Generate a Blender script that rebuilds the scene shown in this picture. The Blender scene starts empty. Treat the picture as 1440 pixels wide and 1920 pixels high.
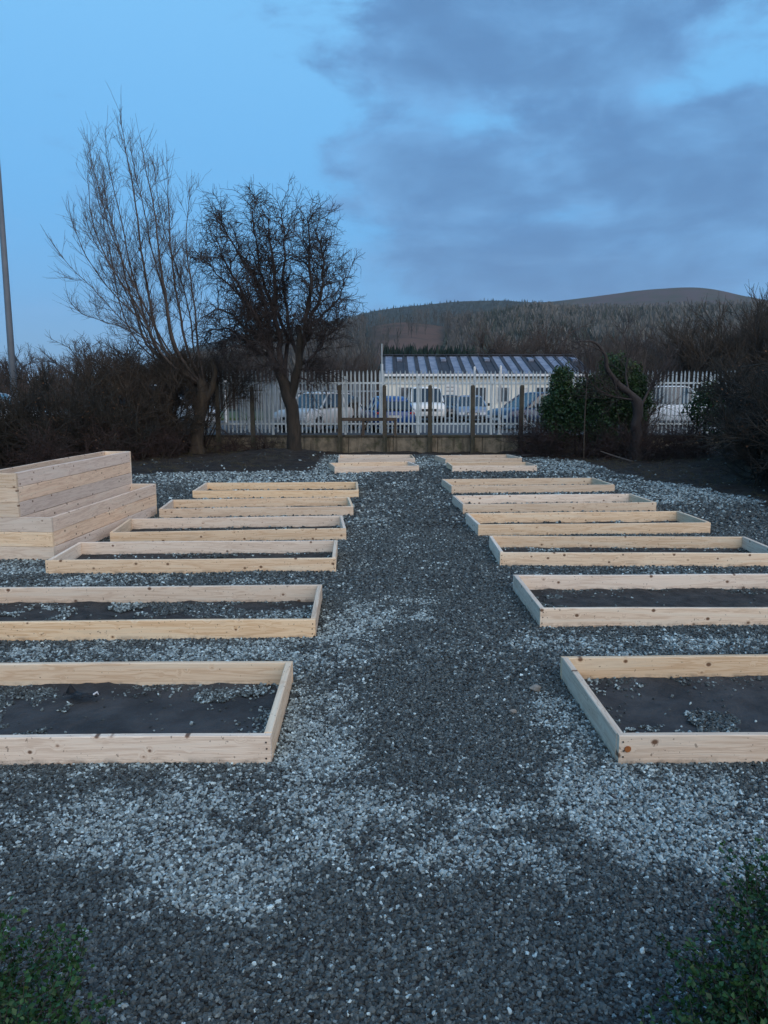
import bpy, math, random
import numpy as np
from mathutils import Vector, Matrix
R = math.radians
rng = np.random.default_rng(7)
random.seed(7)
scene = bpy.context.scene
col = scene.collection

# ------------------------------------------------------------------ camera
CAM_H, PITCH, FOC = 2.2, R(8.75), 1442.0
cam_d = bpy.data.cameras.new('camera')
cam = bpy.data.objects.new('camera', cam_d)
col.objects.link(cam)
cam.location = (0, 0, CAM_H)
cam.rotation_euler = (R(90) - PITCH, 0, 0)
cam_d.sensor_fit = 'VERTICAL'
cam_d.sensor_height = 24
cam_d.lens = 24 * FOC / 1920
cam_d.clip_start = 0.05
cam_d.clip_end = 9000
scene.camera = cam
scene.render.resolution_x, scene.render.resolution_y = 768, 1024

# ------------------------------------------------------------------ exposure
scene.view_settings.view_transform = 'Standard'
scene.view_settings.look = 'None'
scene.view_settings.exposure = 1.10
scene.view_settings.gamma = 1
scene.view_settings.use_curve_mapping = False

# ------------------------------------------------------------------ sun (weak, very soft dusk glow from behind)
SUN_EL, SUN_AZ = R(26), R(150)          # azimuth clockwise from +Y (view direction)
sl = bpy.data.lights.new('sun', 'SUN')
sl.energy = 1.5
sl.angle = R(95)
sl.color = (1.0, 0.84, 0.70)
so = bpy.data.objects.new('sun', sl)
col.objects.link(so)
sd = Vector((math.sin(SUN_AZ) * math.cos(SUN_EL), math.cos(SUN_AZ) * math.cos(SUN_EL), math.sin(SUN_EL)))
so.rotation_euler = sd.to_track_quat('Z', 'Y').to_euler()

# ------------------------------------------------------------------ node helper
class NT:
    def __init__(s, tree):
        s.t = tree
    def n(s, kind, **kw):
        nd = s.t.nodes.new(kind)
        for k, v in kw.items():
            setattr(nd, k, v)
        return nd
    def put(s, sock, v):
        if isinstance(v, bpy.types.NodeSocket):
            s.t.links.new(v, sock)
        elif v is not None:
            if isinstance(v, (tuple, list)) and len(v) == 3 and len(sock.default_value) == 4:
                v = (*v, 1)
            sock.default_value = v
    def m(s, op, a, b=None, c=None, clamp=False):
        nd = s.n('ShaderNodeMath', operation=op, use_clamp=clamp)
        s.put(nd.inputs[0], a)
        if b is not None: s.put(nd.inputs[1], b)
        if c is not None: s.put(nd.inputs[2], c)
        return nd.outputs[0]
    def vm(s, op, a, b=None):
        nd = s.n('ShaderNodeVectorMath', operation=op)
        s.put(nd.inputs[0], a)
        if b is not None: s.put(nd.inputs[1], b)
        return nd.outputs['Value'] if op in ('LENGTH', 'DOT_PRODUCT') else nd.outputs[0]
    def mix(s, f, a, b, mode='MIX'):
        nd = s.n('ShaderNodeMix', data_type='RGBA', blend_type=mode)
        s.put(nd.inputs[0], f); s.put(nd.inputs[6], a); s.put(nd.inputs[7], b)
        return nd.outputs[2]
    def noise(s, vec, scale, detail=4, rough=0.55, dist=0.0, out='Fac'):
        nd = s.n('ShaderNodeTexNoise')
        s.put(nd.inputs['Vector'], vec); s.put(nd.inputs['Scale'], scale)
        s.put(nd.inputs['Detail'], detail); s.put(nd.inputs['Roughness'], rough); s.put(nd.inputs['Distortion'], dist)
        return nd.outputs[out]
    def voro(s, vec, scale, out='Distance', feature='F1', rand=1.0):
        nd = s.n('ShaderNodeTexVoronoi', feature=feature)
        s.put(nd.inputs['Vector'], vec); s.put(nd.inputs['Scale'], scale)
        s.put(nd.inputs['Randomness'], rand)
        return nd.outputs[out]
    def ramp(s, f, stops, interp='LINEAR'):
        nd = s.n('ShaderNodeValToRGB')
        e = nd.color_ramp.elements
        nd.color_ramp.interpolation = interp
        while len(e) < len(stops): e.new(0.5)
        for i, (p, c) in enumerate(stops):
            e[i].position = p
            e[i].color = (c, c, c, 1) if isinstance(c, (int, float)) else (*c, 1)
        s.put(nd.inputs[0], f)
        return nd.outputs[0]
    def step(s, f, a, b):
        nd = s.n('ShaderNodeMapRange', interpolation_type='SMOOTHSTEP')
        s.put(nd.inputs[0], f); s.put(nd.inputs[1], a); s.put(nd.inputs[2], b)
        return nd.outputs[0]
    def xyz(s, v):
        nd = s.n('ShaderNodeSeparateXYZ'); s.put(nd.inputs[0], v)
        return nd.outputs
    def comb(s, x, y, z):
        nd = s.n('ShaderNodeCombineXYZ')
        s.put(nd.inputs[0], x); s.put(nd.inputs[1], y); s.put(nd.inputs[2], z)
        return nd.outputs[0]
    def bump(s, h, dist, strength=1.0):
        nd = s.n('ShaderNodeBump')
        s.put(nd.inputs['Height'], h); nd.inputs['Distance'].default_value = dist
        nd.inputs['Strength'].default_value = strength
        return nd.outputs[0]

# ------------------------------------------------------------------ sky
world = bpy.data.worlds.new('World')
scene.world = world
world.use_nodes = True
world.node_tree.nodes.clear()
w = NT(world.node_tree)
SKY_STRENGTH = 0.094
tc = w.n('ShaderNodeTexCoord')
D = tc.outputs['Generated']
dx, dy, dz = w.xyz(D)
az = w.m('ARCTAN2', dx, dy)
el = w.m('ARCSINE', dz)
sky = w.n('ShaderNodeTexSky', sky_type='NISHITA')
sky.sun_disc = False
sky.sun_elevation = R(5)
sky.sun_rotation = SUN_AZ
sky.altitude = 100; sky.air_density = 1.0; sky.dust_density = 0.6; sky.ozone_density = 2.0
# clear blue of dusk: the physical sky pulled towards a flat evening blue
grad = w.ramp(w.m('MULTIPLY', w.m('MAXIMUM', el, 0.0), 1.0),
              [(0.0, (0.95, 2.0, 3.6)), (0.05, (0.76, 2.15, 4.1)), (0.10, (0.62, 2.25, 4.6)), (0.22, (0.70, 2.5, 4.9)), (0.42, (1.05, 2.95, 5.2)), (1.0, (0.9, 2.5, 4.7))])
clear = w.mix(0.88, sky.outputs[0], grad)
# cloud layer: noise on direction, stretched sideways, bands thinner towards the horizon
cv = w.comb(w.m('MULTIPLY', az, 1.0), w.m('MULTIPLY', el, 2.1), 0.0)
warp = w.noise(cv, 3.0, 3, 0.5, 0, 'Color')
cvw = w.vm('ADD', cv, w.vm('MULTIPLY', w.vm('SUBTRACT', warp, (0.5, 0.5, 0.5)), (0.16, 0.12, 0.0)))
n1 = w.noise(w.vm('ADD', cvw, (3.1, 1.7, 0.4)), 5.0, 9, 0.60)
n2 = w.noise(w.vm('ADD', cvw, (7.7, 4.2, 2.4)), 9.0, 8, 0.60)
def blob(a0, e0, ra, re, amp):
    a = w.m('DIVIDE', w.m('SUBTRACT', az, a0), ra)
    e = w.m('DIVIDE', w.m('SUBTRACT', el, e0), re)
    q = w.m('ADD', w.m('MULTIPLY', a, a), w.m('MULTIPLY', e, e))
    return w.m('MULTIPLY', w.m('EXPONENT', w.m('MULTIPLY', q, -1.0)), amp)
def azel(px, py):
    u, v = (px - 720) / FOC, (960 - py) / FOC
    x, y, z = u, math.cos(PITCH) - 0 + v * math.sin(PITCH), v * math.cos(PITCH) - math.sin(PITCH)
    return math.atan2(x, y), math.atan2(z, math.hypot(x, y))
def pblob(px, py, rx, ry, amp):
    a, e = azel(px, py)
    return blob(a, e, rx / FOC, ry / FOC, amp)
cover = w.m('MULTIPLY', w.step(az, -0.20, 0.10), 0.60)
terms = [pblob(680, 275, 120, 55, 0.30), pblob(760, 60, 190, 75, 0.22), pblob(1000, 40, 340, 90, 0.12), pblob(1330, 260, 240, 110, 0.20),
         pblob(900, 340, 200, 60, 0.16), pblob(560, 320, 110, 40, 0.14), pblob(950, 470, 330, 90, 0.16), pblob(1250, 430, 250, 90, 0.18), pblob(760, 510, 90, 50, 0.10),
         pblob(620, 170, 130, 70, -0.26), pblob(880, 225, 75, 42, -0.34), pblob(1270, 165, 130, 26, -0.36),
         pblob(1420, 90, 90, 50, -0.30), pblob(1160, 390, 90, 40, -0.22), pblob(720, 430, 70, 60, -0.16), pblob(1000, 290, 40, 30, -0.14), pblob(560, 460, 90, 90, -0.1)]
for t_ in terms:
    cover = w.m('ADD', cover, t_)
dens = w.m('ADD', cover, w.m('MULTIPLY', w.m('SUBTRACT', n1, 0.5), 2.0))
mask = w.step(dens, 0.17, 0.56)
ccol = w.mix(w.step(n2, 0.33, 0.70), (0.52, 1.25, 2.6), (0.88, 2.1, 3.9))
thick = w.step(dens, 0.42, 0.95)
ccol = w.mix(w.m('MULTIPLY', thick, 0.55), ccol, (0.46, 1.05, 2.2))
wisp = w.m('MULTIPLY', w.step(w.noise(w.vm('MULTIPLY', cvw, (0.8, 3.4, 1.0)), 5.0, 6, 0.5), 0.50, 0.8), 0.35)
skyc = w.mix(w.m('MULTIPLY', mask, 0.88), clear, ccol)
skyc = w.mix(w.m('MULTIPLY', wisp, w.step(el, 0.35, 0.05)), skyc, (1.25, 2.6, 4.5))
bg = w.n('ShaderNodeBackground')
w.put(bg.inputs[0], skyc)
bg.inputs[1].default_value = SKY_STRENGTH
wo = w.n('ShaderNodeOutputWorld')
w.t.links.new(bg.outputs[0], wo.inputs[0])

# ------------------------------------------------------------------ materials
def mat(name):
    m = bpy.data.materials.new(name)
    m.use_nodes = True
    nt = NT(m.node_tree)
    b = m.node_tree.nodes['Principled BSDF']
    b.inputs['Specular IOR Level'].default_value = 0.3
    return m, nt, b
def simple(name, c1, c2=None, scale=8.0, rough=0.7, metal=0.0, bump=0.0, bscale=None, spec=0.3, stretch=(1, 1, 1)):
    m, t, b = mat(name)
    co = t.n('ShaderNodeTexCoord').outputs['Object']
    co = t.vm('MULTIPLY', co, stretch)
    f = t.step(t.noise(co, scale, 5, 0.6), 0.3, 0.7)
    t.put(b.inputs['Base Color'], t.mix(f, c1, c2 or tuple(x * 0.75 for x in c1)))
    b.inputs['Roughness'].default_value = rough
    b.inputs['Metallic'].default_value = metal
    b.inputs['Specular IOR Level'].default_value = spec
    if bump:
        t.put(b.inputs['Normal'], t.bump(t.noise(co, bscale or scale * 3, 5, 0.6), bump))
    return m

def wood_material(name, base, pale, dark, knots=True):
    m, t, b = mat(name)
    co = t.n('ShaderNodeTexCoord').outputs['Object']
    rnd = t.n('ShaderNodeObjectInfo').outputs['Random']
    off = t.comb(t.m('MULTIPLY', rnd, 37.0), t.m('MULTIPLY', rnd, 11.3), t.m('MULTIPLY', rnd, 5.1))
    p = t.vm('ADD', co, off)
    # knots: scattered cells, the grain bends round them
    kc = t.vm('ADD', t.vm('MULTIPLY', co, (7.5, 0.0, 9.0)), t.vm('MULTIPLY', off, (3.0, 1.0, 5.0)))
    kd = t.voro(kc, 1.0)
    kcol = t.voro(kc, 1.0, 'Color')
    kr = t.xyz(kcol)[0]
    ksel = t.m('GREATER_THAN', kr, 0.18)
    ksize = t.m('MULTIPLY_ADD', t.xyz(kcol)[1], 0.15, 0.07)
    knot = t.m('MULTIPLY', t.m('SUBTRACT', 1.0, t.step(kd, t.m('MULTIPLY', ksize, 0.45), ksize)), ksel)
    halo = t.m('MULTIPLY', t.m('SUBTRACT', 1.0, t.step(kd, 0.0, 0.38)), ksel)
    bend = t.m('MULTIPLY', halo, 0.035)
    px, py, pz = t.xyz(p)
    g = t.comb(t.m('MULTIPLY', px, 0.9), t.m('MULTIPLY', t.m('ADD', py, bend), 16.0), t.m('MULTIPLY', t.m('ADD', pz, bend), 16.0))
    low = t.noise(g, 1.0, 4, 0.55, 0.6)
    rings = t.m('MULTIPLY_ADD', t.m('SINE', t.m('MULTIPLY', low, 42.0)), 0.5, 0.5)
    fine = t.noise(t.vm('MULTIPLY', p, (6.0, 220.0, 220.0)), 1.0, 3, 0.6)
    c = t.mix(t.m('MULTIPLY', t.m('POWER', rings, 2.2), 0.55), base, dark)
    c = t.mix(t.m('MULTIPLY', t.step(low, 0.52, 0.66), 0.6), c, pale)
    c = t.mix(t.m('MULTIPLY', t.m('SUBTRACT', fine, 0.35), 0.5, None, True), c, tuple(x * 0.62 for x in dark))
    tint = t.n('ShaderNodeHueSaturation')
    t.put(tint.inputs['Color'], c)
    t.put(tint.inputs['Value'], t.m('MULTIPLY_ADD', rnd, 0.28, 0.82))
    t.put(tint.inputs['Saturation'], t.m('MULTIPLY_ADD', t.m('FRACT', t.m('MULTIPLY', rnd, 7.3)), 0.50, 0.66))
    c = tint.outputs[0]
    # blotches, scuffs of mud
    st = t.step(t.noise(t.vm('MULTIPLY', p, (1.2, 6, 6)), 1.6, 5, 0.65), 0.56, 0.8)
    c = t.mix(t.m('MULTIPLY', st, 0.38), c, (0.36, 0.27, 0.19))
    sp = t.m('GREATER_THAN', t.noise(p, 38.0, 2, 0.5), 0.70)
    c = t.mix(t.m('MULTIPLY', sp, 0.6), c, (0.10, 0.07, 0.05))
    if knots:
        c = t.mix(t.m('MULTIPLY', t.step(halo, 0.55, 1.0), 0.35), c, (0.42, 0.20, 0.09))
        c = t.mix(t.m('MULTIPLY', knot, 0.88), c, (0.10, 0.045, 0.02))
    # mud splash near the ground
    wz = t.xyz(t.n('ShaderNodeNewGeometry').outputs['Position'])[2]
    mud = t.m('MULTIPLY', t.m('SUBTRACT', 1.0, t.step(wz, 0.004, 0.05)), t.step(t.noise(p, 9.0, 5, 0.7), 0.42, 0.68))
    c = t.mix(t.m('MULTIPLY', mud, 0.6), c, (0.10, 0.09, 0.08))
    t.put(b.inputs['Base Color'], c)
    b.inputs['Roughness'].default_value = 0.62
    h = t.m('ADD', t.m('MULTIPLY', rings, 0.3), t.m('ADD', fine, t.m('MULTIPLY', knot, -1.2)))
    t.put(b.inputs['Normal'], t.bump(h, 0.0016, 0.8))
    return m

M = {}
M['wood'] = wood_material('fresh_pine', (0.81, 0.64, 0.45), (0.84, 0.74, 0.57), (0.56, 0.37, 0.22))
M['wood_planter'] = wood_material('planter_pine', (0.79, 0.62, 0.47), (0.82, 0.70, 0.55), (0.54, 0.37, 0.26))
M['screw'] = simple('screw_steel', (0.03, 0.022, 0.018), rough=0.5)
M['soil'] = simple('bed_soil', (0.026, 0.026, 0.026), (0.055, 0.054, 0.052), 6, 0.95, bump=0.03, bscale=22)
M['fabric'] = simple('weed_membrane', (0.028, 0.030, 0.032), (0.058, 0.060, 0.062), 3.0, 0.9, bump=0.03, bscale=11)
M['bark_pale'] = simple('pale_bark', (0.085, 0.068, 0.048), (0.045, 0.038, 0.030), 9, 0.9, bump=0.02, bscale=30, stretch=(1, 1, .25))
M['twig_pale'] = simple('pale_twig', (0.105, 0.085, 0.072), (0.07, 0.058, 0.052), 3, 0.85)
M['bark_dark'] = simple('dark_bark', (0.045, 0.036, 0.028), (0.02, 0.019, 0.016), 7, 0.95, bump=0.03, bscale=24, stretch=(1, 1, .3))
M['twig_dark'] = simple('dark_twig', (0.050, 0.041, 0.038), (0.030, 0.026, 0.026), 3, 0.9)
M['twig_hedge'] = simple('hedge_twig', (0.036, 0.033, 0.027), (0.018, 0.020, 0.018), 1.2, 0.9)
M['twig_brown'] = simple('brown_twig', (0.064, 0.050, 0.037), (0.034, 0.031, 0.026), 1.1, 0.9)
M['twig_red'] = simple('bramble_stem', (0.050, 0.030, 0.027), (0.027, 0.022, 0.020), 2.0, 0.8)
M['twig_far'] = simple('far_twig', (0.085, 0.068, 0.058), (0.058, 0.048, 0.044), 0.4, 0.95)
M['dead_leaf'] = simple('dead_leaf', (0.12, 0.062, 0.03), (0.05, 0.034, 0.022), 4, 0.8)
def leaf_material(name, a, b_, c_):
    m, t, b = mat(name)
    at_ = t.n('ShaderNodeAttribute', attribute_name='tone')
    f = at_.outputs['Fac']
    c = t.mix(t.step(f, 0.0, 0.7), a, b_)
    c = t.mix(t.step(f, 0.8, 1.0), c, c_)
    t.put(b.inputs['Base Color'], c)
    b.inputs['Roughness'].default_value = 0.5
    b.inputs['Specular IOR Level'].default_value = 0.35
    return m
M['ivy'] = leaf_material('ivy_leaf', (0.010, 0.030, 0.012), (0.030, 0.072, 0.020), (0.085, 0.125, 0.030))
M['box'] = leaf_material('box_leaf', (0.007, 0.030, 0.009), (0.022, 0.080, 0.020), (0.070, 0.115, 0.028))
M['concrete'] = None
def concrete_material(name, a, b_, moss):
    m, t, b = mat(name)
    co = t.n('ShaderNodeTexCoord').outputs['Object']
    f = t.noise(co, 3.5, 6, 0.65)
    c = t.mix(t.step(f, 0.35, 0.68), a, b_)
    streak = t.step(t.noise(t.vm('MULTIPLY', co, (7, 7, 0.7)), 1.0, 5, 0.65), 0.50, 0.68)
    c = t.mix(t.m('MULTIPLY', streak, 0.75), c, tuple(x * 0.22 for x in a))
    ms = t.step(t.noise(t.vm('ADD', co, (4, 2, 1)), 2.4, 6, 0.7), 0.50, 0.66)
    c = t.mix(t.m('MULTIPLY', ms, 0.7), c, moss)
    t.put(b.inputs['Base Color'], c)
    b.inputs['Roughness'].default_value = 0.92
    t.put(b.inputs['Normal'], t.bump(t.noise(co, 28, 6, 0.7), 0.02))
    return m
M['concrete'] = concrete_material('stained_concrete', (0.22, 0.19, 0.14), (0.11, 0.10, 0.075), (0.035, 0.045, 0.02))
M['post'] = concrete_material('mossy_concrete_post', (0.085, 0.075, 0.055), (0.05, 0.047, 0.04), (0.03, 0.038, 0.018))
M['old_timber'] = simple('old_timber', (0.10, 0.080, 0.060), (0.05, 0.042, 0.035), 6, 0.9, bump=0.01, stretch=(1, 6, 6))
M['galv'] = simple('galvanised_steel', (0.56, 0.64, 0.66), (0.40, 0.47, 0.50), 5, 0.55, 0.15, spec=0.4, stretch=(1, 1, .3))
M['galv_back'] = simple('weathered_steel', (0.34, 0.40, 0.44), (0.24, 0.29, 0.32), 4, 0.6, 0.1, stretch=(1, 1, .3))
M['pole_grey'] = simple('painted_pole', (0.16, 0.19, 0.22), (0.12, 0.145, 0.17), 1, 0.6)
M['white_paint'] = simple('white_paint', (0.72, 0.72, 0.68), (0.6, 0.6, 0.57), 2, 0.6)
M['cream'] = simple('cream_render', (0.82, 0.80, 0.69), (0.74, 0.72, 0.62), 0.8, 0.8)
M['roof_dark'] = simple('dark_roof_sheet', (0.045, 0.050, 0.062), (0.03, 0.034, 0.043), 1.3, 0.75)
M['roof_light'] = simple('translucent_roof_sheet', (0.23, 0.265, 0.33), (0.12, 0.15, 0.21), 1.6, 0.6)
M['asphalt'] = simple('asphalt', (0.085, 0.088, 0.09), (0.055, 0.057, 0.06), 0.6, 0.85, bump=0.005, bscale=60)
M['glass'] = simple('car_glass', (0.02, 0.028, 0.036), rough=0.06, spec=0.9)
M['window_glass'] = simple('window_glass', (0.06, 0.075, 0.09), rough=0.1, spec=0.8)
M['tyre'] = simple('tyre_rubber', (0.018, 0.018, 0.018), rough=0.85)
M['rim'] = simple('alloy_rim', (0.35, 0.36, 0.38), rough=0.35, metal=0.6)
M['black_plastic'] = simple('black_plastic', (0.014, 0.015, 0.017), rough=0.45)
M['bin'] = simple('bin_plastic', (0.060, 0.056, 0.044), (0.040, 0.038, 0.030), 3, 0.6)
M['red_lamp'] = simple('red_lamp', (0.45, 0.03, 0.025), rough=0.2)
M['clear_lamp'] = simple('clear_lamp', (0.62, 0.65, 0.68), rough=0.1)
M['plate'] = simple('number_plate', (0.62, 0.62, 0.60), rough=0.4)
M['stone'] = simple('grey_stone', (0.26, 0.25, 0.22), (0.17, 0.165, 0.15), 18, 0.85, bump=0.004, bscale=70)
def paint(name, c):
    m, t, b = mat(name)
    b.inputs['Base Color'].default_value = (*c, 1)
    b.inputs['Roughness'].default_value = 0.28
    b.inputs['Coat Weight'].default_value = 0.5
    b.inputs['Coat Roughness'].default_value = 0.08
    return m

# ------------------------------------------------------------------ object helpers
def tag(o, label=None, cat=None, group=None, kind=None):
    if label: o['label'] = label
    if cat: o['category'] = cat
    if group: o['group'] = group
    if kind: o['kind'] = kind
    return o
def empty(name, loc, rz=0.0, label=None, cat=None, group=None):
    o = bpy.data.objects.new(name, None)
    o.empty_display_size = 0.2
    o.location = loc
    o.rotation_euler = (0, 0, rz)
    col.objects.link(o)
    return tag(o, label, cat, group)
def link_mesh(name, me, m=None, parent=None, smooth=False):
    if m is not None and not me.materials: me.materials.append(m)
    if smooth:
        me.polygons.foreach_set('use_smooth', np.ones(len(me.polygons), dtype=bool))
    o = bpy.data.objects.new(name, me)
    col.objects.link(o)
    if parent is not None: o.parent = parent
    return o
def np_mesh(name, v, f, tone=None):
    """v (n,3); f (m,k) all faces with the same number of corners"""
    me = bpy.data.meshes.new(name)
    v = np.asarray(v, dtype=np.float32); f = np.asarray(f, dtype=np.int32)
    me.vertices.add(len(v)); me.vertices.foreach_set('co', v.ravel())
    k = f.shape[1]
    me.loops.add(f.size); me.loops.foreach_set('vertex_index', f.ravel())
    me.polygons.add(len(f))
    me.polygons.foreach_set('loop_start', np.arange(len(f), dtype=np.int32) * k)
    me.polygons.foreach_set('loop_total', np.full(len(f), k, dtype=np.int32))
    me.update(calc_edges=True)
    if tone is not None:
        a = me.attributes.new('tone', 'FLOAT', 'POINT')
        a.data.foreach_set('value', np.asarray(tone, dtype=np.float32))
    return me
class MB:
    """collects shapes, builds ONE mesh"""
    def __init__(s): s.v = []; s.f = []
    def add(s, vs, fs):
        n = len(s.v); s.v += [tuple(p) for p in vs]; s.f += [tuple(i + n for i in q) for q in fs]; return s
    def box(s, x0, x1, y0, y1, z0, z1, bev=0.0):
        if bev <= 0:
            vs = [(x, y, z) for z in (z0, z1) for y in (y0, y1) for x in (x0, x1)]
            return s.add(vs, [(0, 2, 3, 1), (4, 5, 7, 6), (0, 1, 5, 4), (1, 3, 7, 5), (3, 2, 6, 7), (2, 0, 4, 6)])
        b = bev
        lo = [(x0 + b, y0 + b), (x1 - b, y0 + b), (x1 - b, y1 - b), (x0 + b, y1 - b)]
        hi = [(x0, y0 + b), (x0 + b, y0), (x1 - b, y0), (x1, y0 + b), (x1, y1 - b), (x1 - b, y1), (x0 + b, y1), (x0, y1 - b)]
        vs = [(x, y, z0) for x, y in lo] + [(x, y, z0 + b) for x, y in hi] + [(x, y, z1 - b) for x, y in hi] + [(x, y, z1) for x, y in lo]
        fs = [(3, 2, 1, 0), (20, 21, 22, 23)]
        for i in range(8):
            j = (i + 1) % 8
            fs.append((4 + i, 4 + j, 12 + j, 12 + i))
        for k in range(4):
            a, c = 4 + (2 * k + 1), 4 + (2 * k + 2) % 8
            fs.append((k, (k + 1) % 4, c, a)); fs.append((k, a, 4 + 2 * k))
            a, c = 12 + (2 * k + 1), 12 + (2 * k + 2) % 8
            fs.append((20 + k, a, c, 20 + (k + 1) % 4)); fs.append((20 + k, 12 + 2 * k, a))
        return s.add(vs, fs)
    def tube(s, pts, rads, k=8, caps=True):
        pts = [Vector(p) for p in pts]
        if isinstance(rads, (int, float)): rads = [rads] * len(pts)
        vs = []; ref = Vector((0.31, 0.17, 0.93)).normalized()
        for i, p in enumerate(pts):
            t = (pts[min(i + 1, len(pts) - 1)] - pts[max(i - 1, 0)]).normalized()
            r_ = ref if abs(t.dot(ref)) < 0.95 else Vector((1, 0, 0))
            a = t.cross(r_).normalized(); b = t.cross(a)
            for j in range(k):
                th = 2 * math.pi * j / k
                vs.append(p + (a * math.cos(th) + b * math.sin(th)) * rads[i])
        fs = []
        for i in range(len(pts) - 1):
            for j in range(k):
                j2 = (j + 1) % k
                fs.append((i * k + j, (i + 1) * k + j, (i + 1) * k + j2, i * k + j2))
        if caps:
            fs.append(tuple(range(k))); fs.append(tuple((len(pts) - 1) * k + j for j in reversed(range(k))))
        return s.add(vs, fs)
    def loft(s, rings, closed=True, caps=True):
        k = len(rings[0]); vs = [p for r in rings for p in r]; fs = []
        for i in range(len(rings) - 1):
            for j in range(k if closed else k - 1):
                j2 = (j + 1) % k
                fs.append((i * k + j, i * k + j2, (i + 1) * k + j2, (i + 1) * k + j))
        if caps:
            fs.append(tuple(reversed(range(k)))); fs.append(tuple((len(rings) - 1) * k + j for j in range(k)))
        return s.add(vs, fs)
    def mesh(s, name):
        me = bpy.data.meshes.new(name); me.from_pydata(s.v, [], s.f); me.update(); return me
    def build(s, name, m, parent=None, smooth=False):
        return link_mesh(name, s.mesh(name), m, parent, smooth)

def at(px, py, Y):
    """where the photograph's pixel meets the vertical plane at distance Y"""
    t = PITCH + math.atan((py - 960) / FOC)
    z = CAM_H - Y * math.tan(t)
    zc = Y * math.cos(PITCH) + (CAM_H - z) * math.sin(PITCH)
    return Vector(((px - 720) / FOC * zc, Y, z))
def on_ground(px, py, z=0.0):
    t = PITCH + math.atan((py - 960) / FOC)
    Y = (CAM_H - z) / math.tan(t)
    zc = Y * math.cos(PITCH) + (CAM_H - z) * math.sin(PITCH)
    return np.array([(px - 720) / FOC * zc, Y])

# value noise in numpy, so that gravel stones and the ground sheet agree
_lat = rng.random((256, 256))
def vnoise(x, y, s):
    x = np.asarray(x) * s + 57.3; y = np.asarray(y) * s + 91.7
    xi = np.floor(x).astype(int); yi = np.floor(y).astype(int)
    fx = x - xi; fy = y - yi
    fx = fx * fx * (3 - 2 * fx); fy = fy * fy * (3 - 2 * fy)
    a = _lat[xi % 256, yi % 256]; b = _lat[(xi + 1) % 256, yi % 256]
    c = _lat[xi % 256, (yi + 1) % 256]; d = _lat[(xi + 1) % 256, (yi + 1) % 256]
    return (a * (1 - fx) + b * fx) * (1 - fy) + (c * (1 - fx) + d * fx) * fy
def fbm(x, y, s, o=4, g=0.55):
    r = 0; a = 1; n = 0
    for i in range(o):
        r = r + a * vnoise(x + i * 13.1, y - i * 7.7, s * 2.03 ** i); n += a; a *= g
    return r / n
def sstep(x, a, b):
    t = np.clip((x - a) / (b - a), 0, 1)
    return t * t * (3 - 2 * t)

# ------------------------------------------------------------------ beds: (front left, front right, back right, back left) of the board tops
BH = 0.172
BEDS = [  # x0, y0 (front left), x1, y1 (front right), depth, label
    (-4.30, 4.30, -0.68, 4.355, 1.31, 'pale pine bed frame nearest on the left, a black scrap in its soil'),
    (-4.22, 6.64, -0.625, 6.75, 1.30, 'pale pine bed frame second nearest on the left, cut off by the photo edge'),
    (-4.16, 9.24, -0.60, 9.40, 1.20, 'pale pine bed frame third on the left, its corner before the tall planter'),
    (-4.05, 11.18, -0.575, 11.52, 1.28, 'pale pine bed frame fourth from the front on the left side'),
    (-4.00, 13.52, -0.56, 13.86, 1.27, 'pale pine bed frame fifth from the front on the left side'),
    (-4.04, 16.10, -0.54, 16.27, 1.55, 'pale pine bed frame sixth on the left, last of the long ones'),
    (-1.38, 21.40, 1.00, 21.85, 1.38, 'short pine bed frame on the left at the far end, front one of the pair'),
    (-1.45, 24.35, 0.99, 24.45, 1.45, 'short pine bed frame far left, rear one before the concrete wall'),
    (1.41, 4.345, 5.02, 4.41, 1.44, 'pale pine bed frame nearest on the right, an orange knot at its corner'),
    (1.49, 7.10, 5.10, 7.16, 1.42, 'pale pine bed frame second nearest on the right, cut off by the photo edge'),
    (1.50, 9.73, 5.16, 9.66, 1.22, 'pale pine bed frame third from the front on the right side'),
    (1.475, 11.85, 5.20, 12.07, 1.20, 'pale pine bed frame fourth from the front on the right side'),
    (1.465, 14.12, 5.14, 14.36, 1.28, 'pale pine bed frame fifth from the front on the right side'),
    (1.50, 16.95, 5.21, 17.25, 1.45, 'pale pine bed frame sixth on the right, last of the long ones'),
    (1.94, 21.75, 4.37, 21.90, 1.20, 'short pine bed frame on the right at the far end, front one of the pair'),
    (1.93, 24.10, 4.40, 24.50, 1.50, 'short pine bed frame far right, rear one beside the black pipe'),
]
PL = dict(x0=-5.33, y0=10.08, L=3.92, rz=R(-3.4), w1=0.50, w2=0.44)   # stepped planter, front left corner

def bed_frame_uv(b, x, y):
    """local coordinates (along, across) and length of a bed for points x,y"""
    x0, y0, x1, y1, dpt, _ = b
    L = math.hypot(x1 - x0, y1 - y0); c, s = (x1 - x0) / L, (y1 - y0) / L
    return (x - x0) * c + (y - y0) * s, -(x - x0) * s + (y - y0) * c, L

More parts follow.
